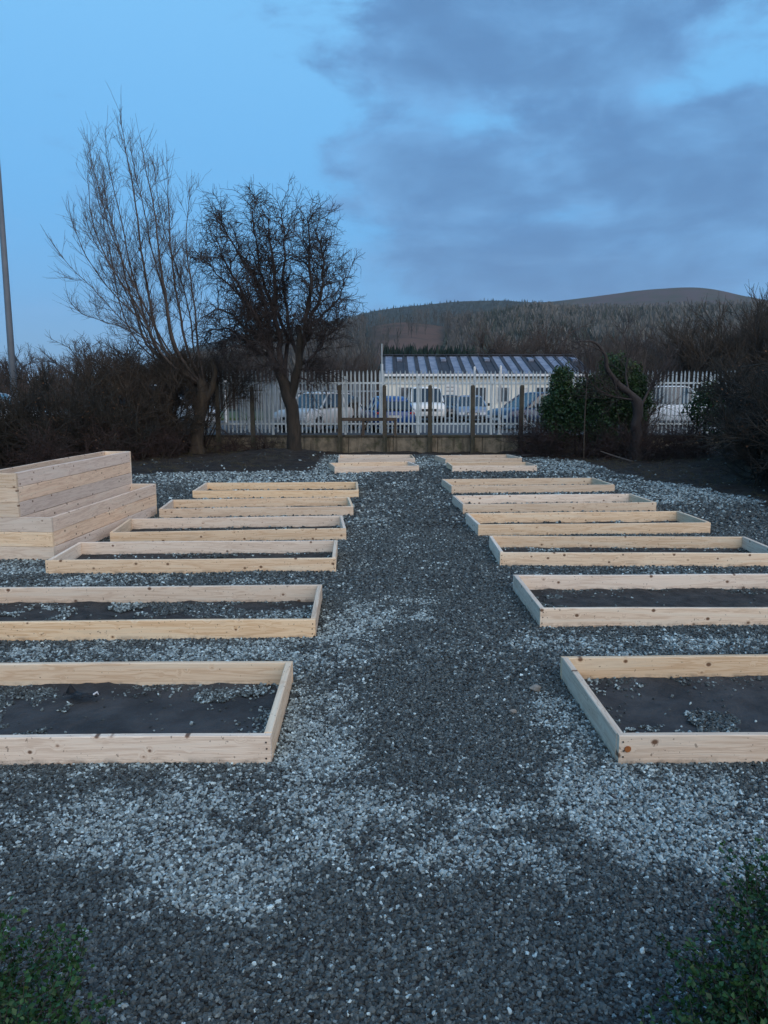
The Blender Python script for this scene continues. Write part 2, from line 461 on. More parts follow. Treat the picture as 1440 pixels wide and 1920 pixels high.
# ------------------------------------------------------------------ ground fields
def blobs(x, y, lst):
    r = np.zeros_like(x)
    for px, py, rx, ry, amp in lst:
        c = on_ground(px, py)
        r += amp * np.exp(-((x - c[0]) / rx) ** 2 - ((y - c[1]) / ry) ** 2)
    return r
LIGHT = [(420, 1570, 1.8, .6, .55), (1150, 1560, 1.2, .55, .5), (1010, 1270, .45, 1.2, .30), (600, 1260, .35, 1.4, .25), (730, 1150, .5, .6, 1.3), (650, 1190, .4, .35, .3), (300, 1228, 2.6, .26, 1.0), (40, 1065, .9, .6, 1.5), (300, 1092, 2.2, .25, .55),
         (590, 1330, .30, .7, .5), (620, 1420, .35, .35, .45), (660, 1540, .45, .30, .5), (150, 1560, 1.0, .40, .42), (330, 1620, .55, .25, .45), (230, 1700, .4, .14, .5), (560, 1690, .35, .10, .35),
         (1270, 1520, .85, .45, 1.1), (1010, 1440, .35, .2, .8), (850, 1510, .5, .25, .55), (1020, 1330, .18, .5, .5), (1250, 1207, 1.8, .24, 1.1), (1050, 1230, .3, .3, .3), (780, 1600, .3, .2, .25),
         (450, 893, 2.8, 1.5, 2.6), (625, 875, .6, 3.2, 2.0), (800, 866, .5, 2.6, .9), (1060, 872, 1.1, 2.2, 1.9), (1300, 925, 1.9, 1.5, 1.5), (1230, 905, .8, 1.0, 1.0),
         (700, 960, .35, 2.6, .30), (690, 1060, .3, 1.2, .32), (760, 920, .5, 1.5, .25), (600, 905, 1., 1., .3)]
DARK = [(820, 1330, .55, 1.5, .55), (830, 1100, .55, 2.2, .4), (840, 990, .7, 2.5, .35), (700, 1830, 3, .34, .75), (470, 1530, .25, .2, .3), (900, 1680, .5, .2, .35),
        (1350, 965, 1.5, 1.2, .3), (60, 1700, .5, .25, .4), (1350, 1690, .6, .25, .4), (150, 1480, 1.2, .13, .4), (500, 1460, .4, .12, .2), (1010, 1120, .3, .6, .3), (540, 1090, .5, .25, .3)]
def tone_at(x, y):
    rag = 0.15 + 1.7 * sstep(fbm(x + 4, y, 2.6, 5, .75), 0.30, 0.72)
    t = 0.27 + 0.62 * blobs(x, y, LIGHT) * rag - 0.9 * blobs(x, y, DARK)
    t = t + 1.7 * (fbm(x, y * 0.8, 1.5, 6, .75) - 0.5) + 0.7 * (fbm(x + 9, y, 8.0, 3, .7) - 0.5)
    return np.clip(t, 0.02, 1)
# right and left edges of the gravel: beyond them dark garden soil
edgeR = np.array([on_ground(*p) for p in [(1500, 1000), (1440, 955), (1370, 930), (1290, 914), (1200, 899), (1150, 889), (1120, 876), (1070, 864), (1010, 856)]])
edgeR[:, 0] += 0.1
def soil_at(x, y):
    ex = np.interp(y, edgeR[:, 1], edgeR[:, 0], left=edgeR[0, 0] + 1.5, right=edgeR[-1, 0])
    wob = (fbm(x, y, 1.3, 4) - 0.5) * 1.0
    sR = sstep(x - ex + wob, -0.06, 0.12)
    # left plot of soil under the trees
    fr = 21.4 + np.interp(x, [-9, -6.9, -6.2, -5, -2.2], [-3.8, -1.0, 0.0, 0.1, 0.35])
    sx = -2.05 - 0.02 * (y - 22)
    sL = sstep(y - fr + wob * 0.35, -0.04, 0.1) * sstep(sx - x + wob * 0.3, -0.04, 0.08)
    sB = sstep(y, 27.6, 28.0)
    sP = sstep(-(x) - 8.0 + wob, 0, 0.4) * sstep(y, 6, 9)
    return np.maximum(np.maximum(sR, sL), np.maximum(sB, sP)), sR, sL
def height_at(x, y, fine=True):
    s, sR, sL = soil_at(x, y)
    h = (fbm(x, y, 0.9, 3) - 0.5) * 0.03
    h = h + s * ((fbm(x, y, 2.6, 4) - 0.45) * 0.20 + 0.03)
    h = h + sL * 0.22 * np.exp(-((x + 3.6) / 1.8) ** 2 - ((y - 26.6) / 2.2) ** 2)
    h = h + 0.35 * sstep(x, 8.0, 13.0) * sstep(y, 12, 18)
    return h

# garden sheet: fine near, coarse far
xs = np.concatenate([np.linspace(-40, -9, 20)[:-1], np.arange(-9, 10.5, 0.1), np.linspace(10.6, 42, 20)])
ys = np.concatenate([np.linspace(-8, 1.5, 8)[:-1], np.arange(1.5, 28.9, 0.1), [28.92]])
X, Y = np.meshgrid(xs, ys)
Zg = height_at(X, Y)
for b in BEDS:     # the ground inside and under the boards is level
    u, v, L = bed_frame_uv(b, X, Y)
    ins = sstep(np.minimum(np.minimum(u, L - u), np.minimum(v, b[4] - v)), -0.04, 0.08)
    Zg = Zg * (1 - ins) - 0.034 * ins
S, sR_, sL_ = soil_at(X, Y)
T = tone_at(X, Y)
nx, ny = len(xs), len(ys)
idx = np.arange(nx * ny).reshape(ny, nx)
fq = np.stack([idx[:-1, :-1], idx[:-1, 1:], idx[1:, 1:], idx[1:, :-1]], -1).reshape(-1, 4)
gme = np_mesh('ground', np.stack([X, Y, Zg], -1).reshape(-1, 3), fq, T.ravel())
a_ = gme.attributes.new('soil', 'FLOAT', 'POINT'); a_.data.foreach_set('value', S.ravel().astype(np.float32))
m, t, b = mat('gravel_ground')
co = t.n('ShaderNodeTexCoord').outputs['Object']
tone = t.n('ShaderNodeAttribute', attribute_name='tone').outputs['Fac']
soil = t.n('ShaderNodeAttribute', attribute_name='soil').outputs['Fac']
vcol = t.voro(co, 46.0, 'Color'); vd = t.voro(co, 46.0)
r1 = t.xyz(vcol)[0]
lightf = t.step(t.m('SUBTRACT', tone, r1), -0.15, 0.45)
cg = t.mix(lightf, (0.055, 0.063, 0.066), (0.27, 0.305, 0.32))
cg = t.mix(t.step(vd, 0.25, 0.75), cg, (0.028, 0.028, 0.028))
csx = t.noise(co, 2.2, 7, 0.7)
cs = t.mix(t.step(csx, 0.38, 0.66), (0.012, 0.010, 0.009), (0.034, 0.027, 0.020))
cs = t.mix(t.m('MULTIPLY', t.step(t.noise(co, 26, 4, 0.6), 0.62, 0.75), 0.5), cs, (0.075, 0.062, 0.042))
t.put(b.inputs['Base Color'], t.mix(t.step(t.m('ADD', soil, t.m('MULTIPLY', t.m('SUBTRACT', t.noise(co, 9, 4, 0.6), 0.5), 0.6)), 0.35, 0.65), cg, cs))
b.inputs['Roughness'].default_value = 0.85
hh = t.m('SUBTRACT', t.m('MULTIPLY', t.noise(co, 20, 5, 0.7), 1.2), t.m('MULTIPLY', vd, 0.8))
t.put(b.inputs['Normal'], t.bump(hh, 0.018))
go = link_mesh('ground', gme, m, smooth=True)
go['kind'] = 'structure'

# bare earth patches inside the beds
def soil_sheet(bd, i):
    x0, y0, x1, y1, dpt, _ = bd
    L = math.hypot(x1 - x0, y1 - y0); rz = math.atan2(y1 - y0, x1 - x0)
    q_ = .035 if i in (0, 1, 8, 9) else .09
    nu, nv = int(L / q_), int(dpt / q_)
    U, V = np.meshgrid(np.linspace(0.052, L - 0.052, nu), np.linspace(0.052, dpt - 0.052, nv))
    edge = np.minimum(V, dpt - V)
    Z = 0.008 + (fbm(U + i * 9, V, 4.0, 4) - 0.5) * 0.045 - 0.012 * sstep(edge, 0.05, 0.3) - 0.004
    if i in (0, 1, 8, 9):
        rid = 1 - np.abs(2 * fbm(U * .6 + V * .5 + i, V * 1.5, 3.2, 3) - 1)
        Z = Z + .014 * rid ** 10 + (fbm(U, V, 16, 3) - .5) * .010
    ix = np.arange(nu * nv).reshape(nv, nu)
    f = np.stack([ix[:-1, :-1], ix[:-1, 1:], ix[1:, 1:], ix[1:, :-1]], -1).reshape(-1, 4)
    o = link_mesh('soil_sheet', np_mesh('soil_sheet', np.stack([U, V, Z], -1).reshape(-1, 3), f), M['fabric'] if i in (0, 8) else M['soil'], smooth=True)
    o.location = (x0, y0, 0); o.rotation_euler = (0, 0, rz); o['kind'] = 'structure'
for i, bd in enumerate(BEDS): soil_sheet(bd, i)

# ------------------------------------------------------------------ timber
def board_mesh(L, th, h, seed, name='board'):
    """board along local x from 0..L, thickness along y, height along z; slight cup, bow and rounded arrises"""
    r = np.random.default_rng(seed)
    n = max(4, int(L / 0.3))
    bev = 0.005
    prof = [(bev, 0), (th - bev, 0), (th, bev), (th, h - bev), (th - bev, h), (bev, h), (0, h - bev), (0, bev)]
    ph = r.random(4) * 6.28
    rings = []
    for i in range(n + 1):
        x = L * i / n
        e = bev if i in (0, n) else 0
        by = 0.003 * math.sin(x * 1.3 + ph[0]) + 0.0015 * math.sin(x * 3.1 + ph[1])
        bz = 0.003 * math.sin(x * 1.1 + ph[2]) + 0.0015 * math.sin(x * 2.7 + ph[3])
        rings.append([(x, y + by, z + bz * (z / h)) for y, z in prof])
    mb = MB(); mb.loft(rings)
    return mb.mesh(name)
def place_board(parent, L, th, h, loc, rz=0.0, m=None, seed=0, ry=0.0):
    o = link_mesh('board', board_mesh(L, th, h, seed), m or M['wood'], parent)
    o.location = loc; o.rotation_euler = (0, ry, rz)
    return o
screw_mb = MB(); screw_mb.tube([(0, 0, 0), (0, -0.0022, 0)], [0.006, 0.005], 8)
screw_me = screw_mb.mesh('screw')
for i, bd in enumerate(BEDS):
    x0, y0, x1, y1, dpt, lab = bd
    L = math.hypot(x1 - x0, y1 - y0); rz = math.atan2(y1 - y0, x1 - x0)
    side = 'long pine bed frames laid out in two rows' if i not in (6, 7, 14, 15) else 'short pine bed frames at the far end'
    root = empty('raised_bed', (x0, y0, 0), rz, lab, 'raised bed', side)
    th = 0.047; zb = -0.02; h = BH - zb
    place_board(root, L, th, h, (0, 0, zb), 0, seed=i * 9 + 1)
    place_board(root, L, th, h + random.uniform(-.003, .003), (0, dpt - th, zb), 0, seed=i * 9 + 2)
    skew = random.uniform(-.004, .004)
    for k, xx in enumerate((th, L)):
        place_board(root, dpt - 2 * th - 0.002, th, h + random.uniform(.002, .006), (xx, th + 0.001, zb), R(90), seed=i * 9 + 3 + k)
    if i in (0, 1, 2, 8, 9, 10):
        for xx in (0.024, L - 0.024):
            for zz in (0.035, 0.085, 0.135):
                s_ = link_mesh('screw', screw_me, M['screw'], root)
                s_.location = (xx + random.uniform(-.006, .006), -0.0035, zz + random.uniform(-.008, .008))
    if i == 8:
        kb = MB(); kb.tube([(0.052, -0.003, 0.092), (0.052, -0.0055, 0.092)], [0.021, 0.019], 12)
        kb.build('knot', simple('orange_knot', (0.36, 0.13, 0.035), (0.22, 0.07, 0.02), 60, 0.6), root)

# stepped planter
root = empty('stepped_planter', (PL['x0'], PL['y0'], 0), PL['rz'], 'tall two-step planter of stacked pine boards beside the left hedge', 'planter')
P_L, w1, w2, th, bh = PL['L'], PL['w1'], PL['w2'], 0.045, 0.197
wt = w1 + w2
sd_ = 500
for k in range(6):
    z = k * bh - 0.01; hb = bh - 0.004
    wd = wt if k < 3 else w1
    sd_ += 5
    wm = M['wood_planter']
    # front and back boards across the end, long boards between
    jit = random.uniform(-.003, .003)
    place_board(root, wd, th, hb, (0, jit, z), 0, M['wood'], sd_)
    place_board(root, wd, th, hb, (0, P_L - th + jit, z), 0, M['wood'], sd_ + 1)
    place_board(root, P_L - 2 * th, th, hb, (wd - 0.001 + jit, th + .001, z), R(90), wm, sd_ + 2)
    place_board(root, P_L - 2 * th, th, hb, (th + .001, th + .001, z), R(90), wm, sd_ + 3)
    if k < 3:
        pass
    if k == 2:
        place_board(root, P_L - 2 * th, th, hb, (w1 - 0.004, th + .001, z), R(90), wm, sd_ + 4)
for (xa, xb, z) in ((th, w1 - th - .01, 0.98), (w1, wt - th, 0.40)):
    mb = MB(); mb.box(xa + .004, xb - .004, th + .004, P_L - th - .004, z - .05, z)
    mb.build('compost', M['soil'], root)

# ------------------------------------------------------------------ gravel stones (instanced)
def stones():
    P = []
    def field(y0, y1, dens, smin, smax, margin):
        area_w = 2 * (0.5 * y1 + margin)
        n = int(dens * (y1 - y0) * area_w)
        y = rng.uniform(y0, y1, n); x = rng.uniform(-area_w / 2, area_w / 2, n)
        k = np.abs(x) < 0.5 * y + margin
        x, y = x[k], y[k]
        s = rng.uniform(smin, smax, len(x)) * (1 + 0.35 * rng.random(len(x)) ** 3)
        P.append(np.stack([x, y, s], 1))
    field(1.2, 3.4, 8600, .0062, .0100, 1.6)
    field(3.4, 5.6, 6600, .0062, .0102, 1.3)
    field(5.6, 8.5, 3300, .009, .0125, 1.0)
    field(8.5, 12.5, 1700, .011, .015, 0.8)
    field(12.5, 19, 450, .016, .024, 0.6)
    field(19, 27.6, 190, .02, .03, 0.4)
    P = np.concatenate(P)
    x, y, s = P.T
    T = tone_at(x, y); S, _, _ = soil_at(x, y)
    keep = rng.random(len(x)) > np.clip(S * 1.25, 0, 0.985)
    onboard = np.zeros(len(x), bool)
    zoff = np.zeros(len(x))
    for i, bd in enumerate(BEDS):
        u, v, L = bed_frame_uv(bd, x, y); d = bd[4]
        inside = (u > -0.005) & (u < L + 0.005) & (v > -0.005) & (v < d + 0.005)
        inner = (u > 0.06) & (u < L - 0.06) & (v > 0.06) & (v < d - 0.06)
        e = np.minimum(np.minimum(u, L - u), np.minimum(v, d - v))
        p = 0.75 * np.exp(-(e - 0.06) / 0.07) * (fbm(x, y, 2.2, 3) > 0.44) + 0.9 * (fbm(x + 31 * i, y, 1.9, 4) > 0.66) + 0.006
        if i in (0, 8):
            p = p + 0.9 * np.exp(-((u - (0.35 if i == 8 else L - 2.5)) / 0.30) ** 2 - ((v - 0.22) / 0.12) ** 2) * (fbm(x, y, 7, 3) > .45)
        ok = inner & (rng.random(len(x)) < p)
        onboard |= inside & ~ok
        T = np.where(inner, np.clip(T + 0.15, 0, .8), T)
        zoff = np.where(inner, 0.032, zoff)
    # planter footprint
    c, sn = math.cos(PL['rz']), math.sin(PL['rz'])
    u = (x - PL['x0']) * c + (y - PL['y0']) * sn; v = -(x - PL['x0']) * sn + (y - PL['y0']) * c
    onboard |= (u > -.01) & (u < wt + .01) & (v > -.01) & (v < P_L + .01)
    k = keep & ~onboard
    x, y, s, T, zoff = x[k], y[k], s[k], T[k], zoff[k]
    z = height_at(x, y)
    for bd in BEDS:
        u, v, L = bed_frame_uv(bd, x, y)
        ins = sstep(np.minimum(np.minimum(u, L - u), np.minimum(v, bd[4] - v)), -0.04, 0.08)
        z = z * (1 - ins) - 0.034 * ins
    z = z + zoff + s * rng.uniform(-0.15, 0.75, len(x))
    n = len(x)
    light = (rng.random(n) < 0.022 + 0.70 * sstep(T, 0.22, 1.0)) * rng.uniform(.55, 1, n)
    g = 0.074 * np.exp(rng.normal(0, .50, n)) * (1 - light) + light * 0.37 * np.exp(rng.normal(0, .38, n))
    sp = rng.random(n) < 0.006
    g = np.where(sp, rng.uniform(0.45, 0.7, n), g)
    scl = np.stack([s * rng.uniform(.9, 1.5, n), s * rng.uniform(.75, 1.15, n), s * rng.uniform(.45, .85, n)], 1)
    rot = np.stack([rng.normal(0, .5, n), rng.normal(0, .5, n), rng.uniform(0, 6.28, n)], 1)
    return np.stack([x, y, z], 1), scl, rot, np.clip(g, .015, .75)
pos, scl, rot, alb = stones()
pme = bpy.data.meshes.new('gravel')
pme.vertices.add(len(pos)); pme.vertices.foreach_set('co', pos.astype(np.float32).ravel())
for nm, arr, ty in (('scl', scl, 'FLOAT_VECTOR'), ('rot', rot, 'FLOAT_VECTOR'), ('alb', alb, 'FLOAT')):
    a_ = pme.attributes.new(nm, ty, 'POINT')
    a_.data.foreach_set('vector' if ty == 'FLOAT_VECTOR' else 'value', arr.astype(np.float32).ravel())
m, t, b = mat('gravel_stone')
al = t.n('ShaderNodeAttribute', attribute_name='alb', attribute_type='INSTANCER').outputs['Fac']
co = t.n('ShaderNodeTexCoord').outputs['Object']
al2 = t.m('MULTIPLY', al, t.m('MULTIPLY_ADD', t.noise(co, 1.6, 3, .6), 0.5, 0.75))
c_ = t.comb(t.m('MULTIPLY', al2, 0.80), t.m('MULTIPLY', al2, 1.0), t.m('MULTIPLY', al2, 1.02))
t.put(b.inputs['Base Color'], c_)
b.inputs['Roughness'].default_value = 0.7
b.inputs['Specular IOR Level'].default_value = 0.35
gs = bpy.data.objects.new('gravel', pme); col.objects.link(gs)
tag(gs, 'loose mixed dark and pale gravel chippings covering the paths', 'gravel', kind='stuff')
ng = bpy.data.node_groups.new('gravel_spread', 'GeometryNodeTree')
ng.interface.new_socket('Geometry', in_out='INPUT', socket_type='NodeSocketGeometry')
ng.interface.new_socket('Geometry', in_out='OUTPUT', socket_type='NodeSocketGeometry')
gi = ng.nodes.new('NodeGroupInput'); gox = ng.nodes.new('NodeGroupOutput')
ico = ng.nodes.new('GeometryNodeMeshIcoSphere'); ico.inputs['Radius'].default_value = 1; ico.inputs['Subdivisions'].default_value = 2
sp_ = ng.nodes.new('GeometryNodeSetPosition')
nz = ng.nodes.new('ShaderNodeTexNoise'); nz.inputs['Scale'].default_value = 1.1; nz.inputs['Detail'].default_value = 1
vsub = ng.nodes.new('ShaderNodeVectorMath'); vsub.operation = 'SUBTRACT'; vsub.inputs[1].default_value = (.5, .5, .5)
vmul = ng.nodes.new('ShaderNodeVectorMath'); vmul.operation = 'SCALE'; vmul.inputs['Scale'].default_value = 1.5
ng.links.new(nz.outputs['Color'], vsub.inputs[0]); ng.links.new(vsub.outputs[0], vmul.inputs[0])
ng.links.new(ico.outputs['Mesh'], sp_.inputs['Geometry']); ng.links.new(vmul.outputs[0], sp_.inputs['Offset'])
sm = ng.nodes.new('GeometryNodeSetMaterial'); sm.inputs['Material'].default_value = m
ng.links.new(sp_.outputs[0], sm.inputs[0])
m2p = ng.nodes.new('GeometryNodeMeshToPoints'); m2p.inputs['Radius'].default_value = 0.01
iop = ng.nodes.new('GeometryNodeInstanceOnPoints')
ng.links.new(gi.outputs[0], m2p.inputs[0]); ng.links.new(m2p.outputs[0], iop.inputs['Points']); ng.links.new(sm.outputs[0], iop.inputs['Instance'])
for nm, sock in (('scl', 'Scale'), ('rot', 'Rotation')):
    na = ng.nodes.new('GeometryNodeInputNamedAttribute'); na.data_type = 'FLOAT_VECTOR'; na.inputs[0].default_value = nm
    if sock == 'Rotation':
        e2r = ng.nodes.new('FunctionNodeEulerToRotation'); ng.links.new(na.outputs[0], e2r.inputs[0]); ng.links.new(e2r.outputs[0], iop.inputs[sock])
    else:
        ng.links.new(na.outputs[0], iop.inputs[sock])
ng.links.new(iop.outputs[0], gox.inputs[0])
md = gs.modifiers.new('spread', 'NODES'); md.node_group = ng
pme.materials.append(m)

# ------------------------------------------------------------------ branches, vectorised
def norm(v): return v / np.maximum(np.linalg.norm(v, axis=-1, keepdims=True), 1e-9)
def grow(start, d, length, n, wander, up, r, curl=0.0):
    """start (M,3), d (M,3), length (M,) -> polylines (M,n+1,3)"""
    pts = [start]; d = norm(d); p = start
    ax = norm(r.normal(size=d.shape)) * curl
    for i in range(n):
        d = norm(d + r.normal(size=d.shape) * wander + np.array([0, 0, up]) + np.cross(ax, d))
        p = p + d * (length / n)[:, None]
        pts.append(p)
    return np.stack(pts, 1)
def spawn(pts, rad, count, t0, t1, ang, r, bias=None):
    """pick places along parent polylines; returns start, direction, parent radius there, t"""
    Mn, N, _ = pts.shape
    seglen = np.linalg.norm(pts[:, -1] - pts[:, 0], axis=1)
    w_ = seglen / seglen.sum()
    pi = r.choice(Mn, count, p=w_)
    t = r.uniform(t0, t1, count) * (N - 1)
    i = np.minimum(t.astype(int), N - 2); f = (t - i)[:, None]
    a, b = pts[pi, i], pts[pi, i + 1]
    s = a * (1 - f) + b * f
    tan = norm(b - a)
    side = norm(np.cross(tan, r.normal(size=tan.shape)))
    an = np.radians(r.normal(ang, ang * .25, count))[:, None]
    d = tan * np.cos(an) + side * np.sin(an)
    if bias is not None: d = d + np.array(bias)
    rr = rad[pi, i] * (1 - f[:, 0]) + rad[pi, i + 1] * f[:, 0]
    return s, norm(d), rr, t / (N - 1), pi
def taper(r0, r1, n):
    k = np.linspace(0, 1, n + 1)[None]
    return r0[:, None] * (1 - k) + r1[:, None] * k
def tubes(pts, rad, k=3):
    Mn, N, _ = pts.shape
    tan = np.empty_like(pts); tan[:, 1:-1] = pts[:, 2:] - pts[:, :-2]; tan[:, 0] = pts[:, 1] - pts[:, 0]; tan[:, -1] = pts[:, -1] - pts[:, -2]
    tan = norm(tan)
    ref = np.array([0.83, 0.41, 0.37])
    a = norm(np.cross(tan, ref)); b = np.cross(tan, a)
    th = np.arange(k) * 2 * np.pi / k
    ring = pts[:, :, None] + rad[:, :, None, None] * (a[:, :, None] * np.cos(th)[:, None] + b[:, :, None] * np.sin(th)[:, None])
    v = ring.reshape(-1, 3)
    ix = np.arange(Mn * N * k).reshape(Mn, N, k)
    nx_ = np.roll(ix, -1, axis=2)
    f = np.stack([ix[:, :-1], nx_[:, :-1], nx_[:, 1:], ix[:, 1:]], -1).reshape(-1, 4)
    return v, f
def join_np(parts):
    vs, fs, n = [], [], 0
    for v, f in parts:
        vs.append(v); fs.append(f + n); n += len(v)
    return np.concatenate(vs), np.concatenate(fs)
def polys_to(ptlist, n):
    """resample explicit polylines to n+1 points (smooth)"""
    out = []
    for P in ptlist:
        P = np.array(P, float); d = np.r_[0, np.cumsum(np.linalg.norm(np.diff(P, axis=0), axis=1))]
        q = np.linspace(0, d[-1], n + 1)
        out.append(np.stack([np.interp(q, d, P[:, i]) for i in range(3)], 1))
    out = np.stack(out)
    for _ in range(2): out[:, 1:-1] = (out[:, :-2] + 2 * out[:, 1:-1] + out[:, 2:]) / 4
    return out
def leaves_at(pts, size, r, flat=0.6, droop=0.0, fold=True):
    """diamond leaves at points: two triangles folded about the midrib (as 2 quads' worth: 4 verts, 2 tris)"""
    n = len(pts)
    nrm = norm(r.normal(size=(n, 3)) + np.array([0, 0, flat]))
    u = norm(np.cross(nrm, r.normal(size=(n, 3)))); v = np.cross(nrm, u)
    s = (size * r.uniform(.6, 1.25, n))[:, None]
    a = pts; b = pts + u * s * .55 + v * s * .38 + nrm * s * .12; c = pts + u * s * 1.1 - nrm * s * .1; d = pts + u * s * .55 - v * s * .38 + nrm * s * .12
    V = np.stack([a, b, c, d], 1).reshape(-1, 3)
    ix = np.arange(n * 4).reshape(n, 4)
    F = np.concatenate([ix[:, [0, 1, 2]], ix[:, [0, 2, 3]]])
    return V, F

# ---- tall many-stemmed tree on the left
def P3(lst, Y, dyl=None):
    dyl = dyl or [0] * len(lst)
    return [tuple(at(px, py, Y + dy)) for (px, py), dy in zip(lst, dyl)]
r = np.random.default_rng(11)
T1 = 28.0
base1 = at(369, 853, T1)
root = empty('coppiced_tree', tuple(base1), 0, 'tall bare tree with several slender pale upright stems above the left hedge', 'tree')
inv = np.array(base1)
trunk_pts = polys_to([P3([(369, 856), (368, 830), (371, 800), (376, 765), (383, 735), (378, 712)], T1),
                      P3([(376, 765), (390, 742), (401, 722), (404, 700), (398, 672)], T1, [0, 0, -.1, -.2, -.3]),
                      P3([(374, 775), (362, 740), (356, 715), (352, 690), (345, 664)], T1, [0, .1, .2, .2, .3])], 14)
tr = np.stack([np.interp(np.linspace(0, 1, 15), [0, .15, .5, .8, 1], [.36, .25, .22, .26, .16]),
               np.interp(np.linspace(0, 1, 15), [0, 1], [.15, .07]), np.interp(np.linspace(0, 1, 15), [0, 1], [.15, .07])])
v, f = tubes(trunk_pts - inv, tr, 10)
v = v + (0.02 * np.sin(v * 9.0))[:, ::-1]
link_mesh('trunk', np_mesh('trunk', v, f), M['bark_pale'], root, True)
stems = polys_to([
    P3([(377, 722), (330, 690), (274, 656), (255, 590), (228, 470), (205, 390), (190, 300)], T1, [0, .2, .4, .5, .8, .9, 1.]),
    P3([(378, 722), (340, 690), (301, 654), (284, 590), (262, 480), (245, 350), (232, 280), (220, 212)], T1, [0, 0, .1, .2, .1, 0, 0, 0]),
    P3([(380, 722), (352, 690), (327, 655), (312, 580), (300, 500), (290, 400), (272, 320), (262, 262)], T1, [0, -.1, -.3, -.4, -.6, -.7, -.8, -.8]),
    P3([(382, 722), (366, 690), (349, 655), (336, 580), (325, 500), (316, 420), (318, 350), (314, 300)], T1, [0, .1, .3, .4, .4, .5, .5, .5]),
    P3([(384, 722), (378, 690), (371, 655), (360, 580), (346, 500), (338, 440), (345, 380), (350, 345)], T1, [0, -.2, -.4, -.7, -.9, -1., -1., -1.]),
    P3([(378, 722), (330, 700), (288, 668), (262, 610), (215, 520), (165, 450), (142, 372)], T1, [0, .4, .7, 1.0, 1.4, 1.8, 2.]),
    P3([(378, 720), (340, 700), (300, 662), (285, 625), (250, 560), (205, 500), (170, 420), (160, 320)], T1, [0, -.3, -.6, -.9, -1.3, -1.6, -1.8, -2]),
    P3([(374, 722), (320, 680), (280, 640), (230, 600), (180, 545), (135, 505), (104, 462)], T1, [0, -.2, -.3, -.5, -.7, -.9, -1.1]),
    P3([(374, 722), (320, 690), (268, 655), (235, 600), (200, 430), (168, 290)], T1, [0, .2, .3, .5, .9, 1.2]),
    P3([(378, 722), (332, 690), (290, 656), (262, 560), (240, 460), (222, 370), (206, 290), (204, 238)], T1, [0, .5, .8, 1.1, 1.4, 1.6, 1.7, 1.7]),
    P3([(380, 722), (350, 690), (318, 655), (306, 560), (282, 470), (268, 390), (246, 310), (240, 262)], T1, [0, .3, .6, .9, 1.2, 1.3, 1.4, 1.4]),
    P3([(378, 722), (345, 690), (308, 655), (280, 590), (232, 500), (196, 420), (172, 340), (160, 275)], T1, [0, .2, .1, -.2, -.5, -.6, -.8, -.8]),
    P3([(384, 722), (374, 690), (360, 655), (352, 570), (330, 500), (302, 420), (296, 360), (290, 300)], T1, [0, .5, .8, 1.0, 1.1, 1.2, 1.2, 1.2]),
    P3([(374, 722), (320, 685), (283, 640), (235, 612), (190, 600), (155, 590), (130, 560)], T1, [0, .5, .9, 1.2, 1.6, 1.8, 2.0]),
    P3([(378, 722), (335, 690), (296, 650), (262, 600), (200, 545), (160, 490), (135, 430), (128, 395)], T1, [0, -.1, -.2, -.4, -.7, -.8, -.8, -.8]),
], 22)
stems[:, 3:] += np.cumsum(r.normal(0, .018, stems[:, 3:].shape), axis=1)
srad = np.stack([np.interp(np.linspace(0, 1, 23), [0, .25, 1], [a, a * .85, .007]) for a in (.055, .062, .060, .054, .042, .036, .040, .028, .032, .048, .045, .036, .036, .026, .032)])
parts = [tubes(stems - inv, srad, 6)]
s, d, rr, t, pi = spawn(stems, srad, 300, .26, .97, 38, r, (-.03, 0, .02))
ln = (.6 + 1.15 * r.random(300)) * (1.22 - t)
l2 = grow(s, d, ln, 9, .05, .055, r); l2r = taper(np.clip(rr * .45, .007, .014), np.full(300, .0045), 9)
parts.append(tubes(l2 - inv, l2r, 4))
n3 = 1700
s, d, rr, t, pi = spawn(np.concatenate([l2]), l2r, n3, .12, .97, 38, r, (0, 0, .06))
ln = .25 + .6 * r.random(n3)
l3 = grow(s, d, ln, 6, .07, .07, r); l3r = taper(np.full(n3, .0055), np.full(n3, .0034), 6)
parts.append(tubes(l3 - inv, l3r, 3))
n3b = 420
s, d, rr, t, pi = spawn(stems, srad, n3b, .45, 1.0, 30, r, (0, 0, .15))
l3b = grow(s, d, .4 + .6 * r.random(n3b), 6, .06, .08, r); l3br = taper(np.full(n3b, .0065), np.full(n3b, .0038), 6)
parts.append(tubes(l3b - inv, l3br, 3))
n4 = 3600
s, d, rr, t, pi = spawn(l3, l3r, n4, .15, 1, 35, r, (0, 0, .1))
l4 = grow(s, d, .15 + .35 * r.random(n4), 2, .10, .05, r)
parts.append(tubes(l4 - inv, taper(np.full(n4, .0045), np.full(n4, .003), 2), 3))
v, f = join_np(parts)
link_mesh('crown', np_mesh('crown', v, f), M['twig_pale'], root)

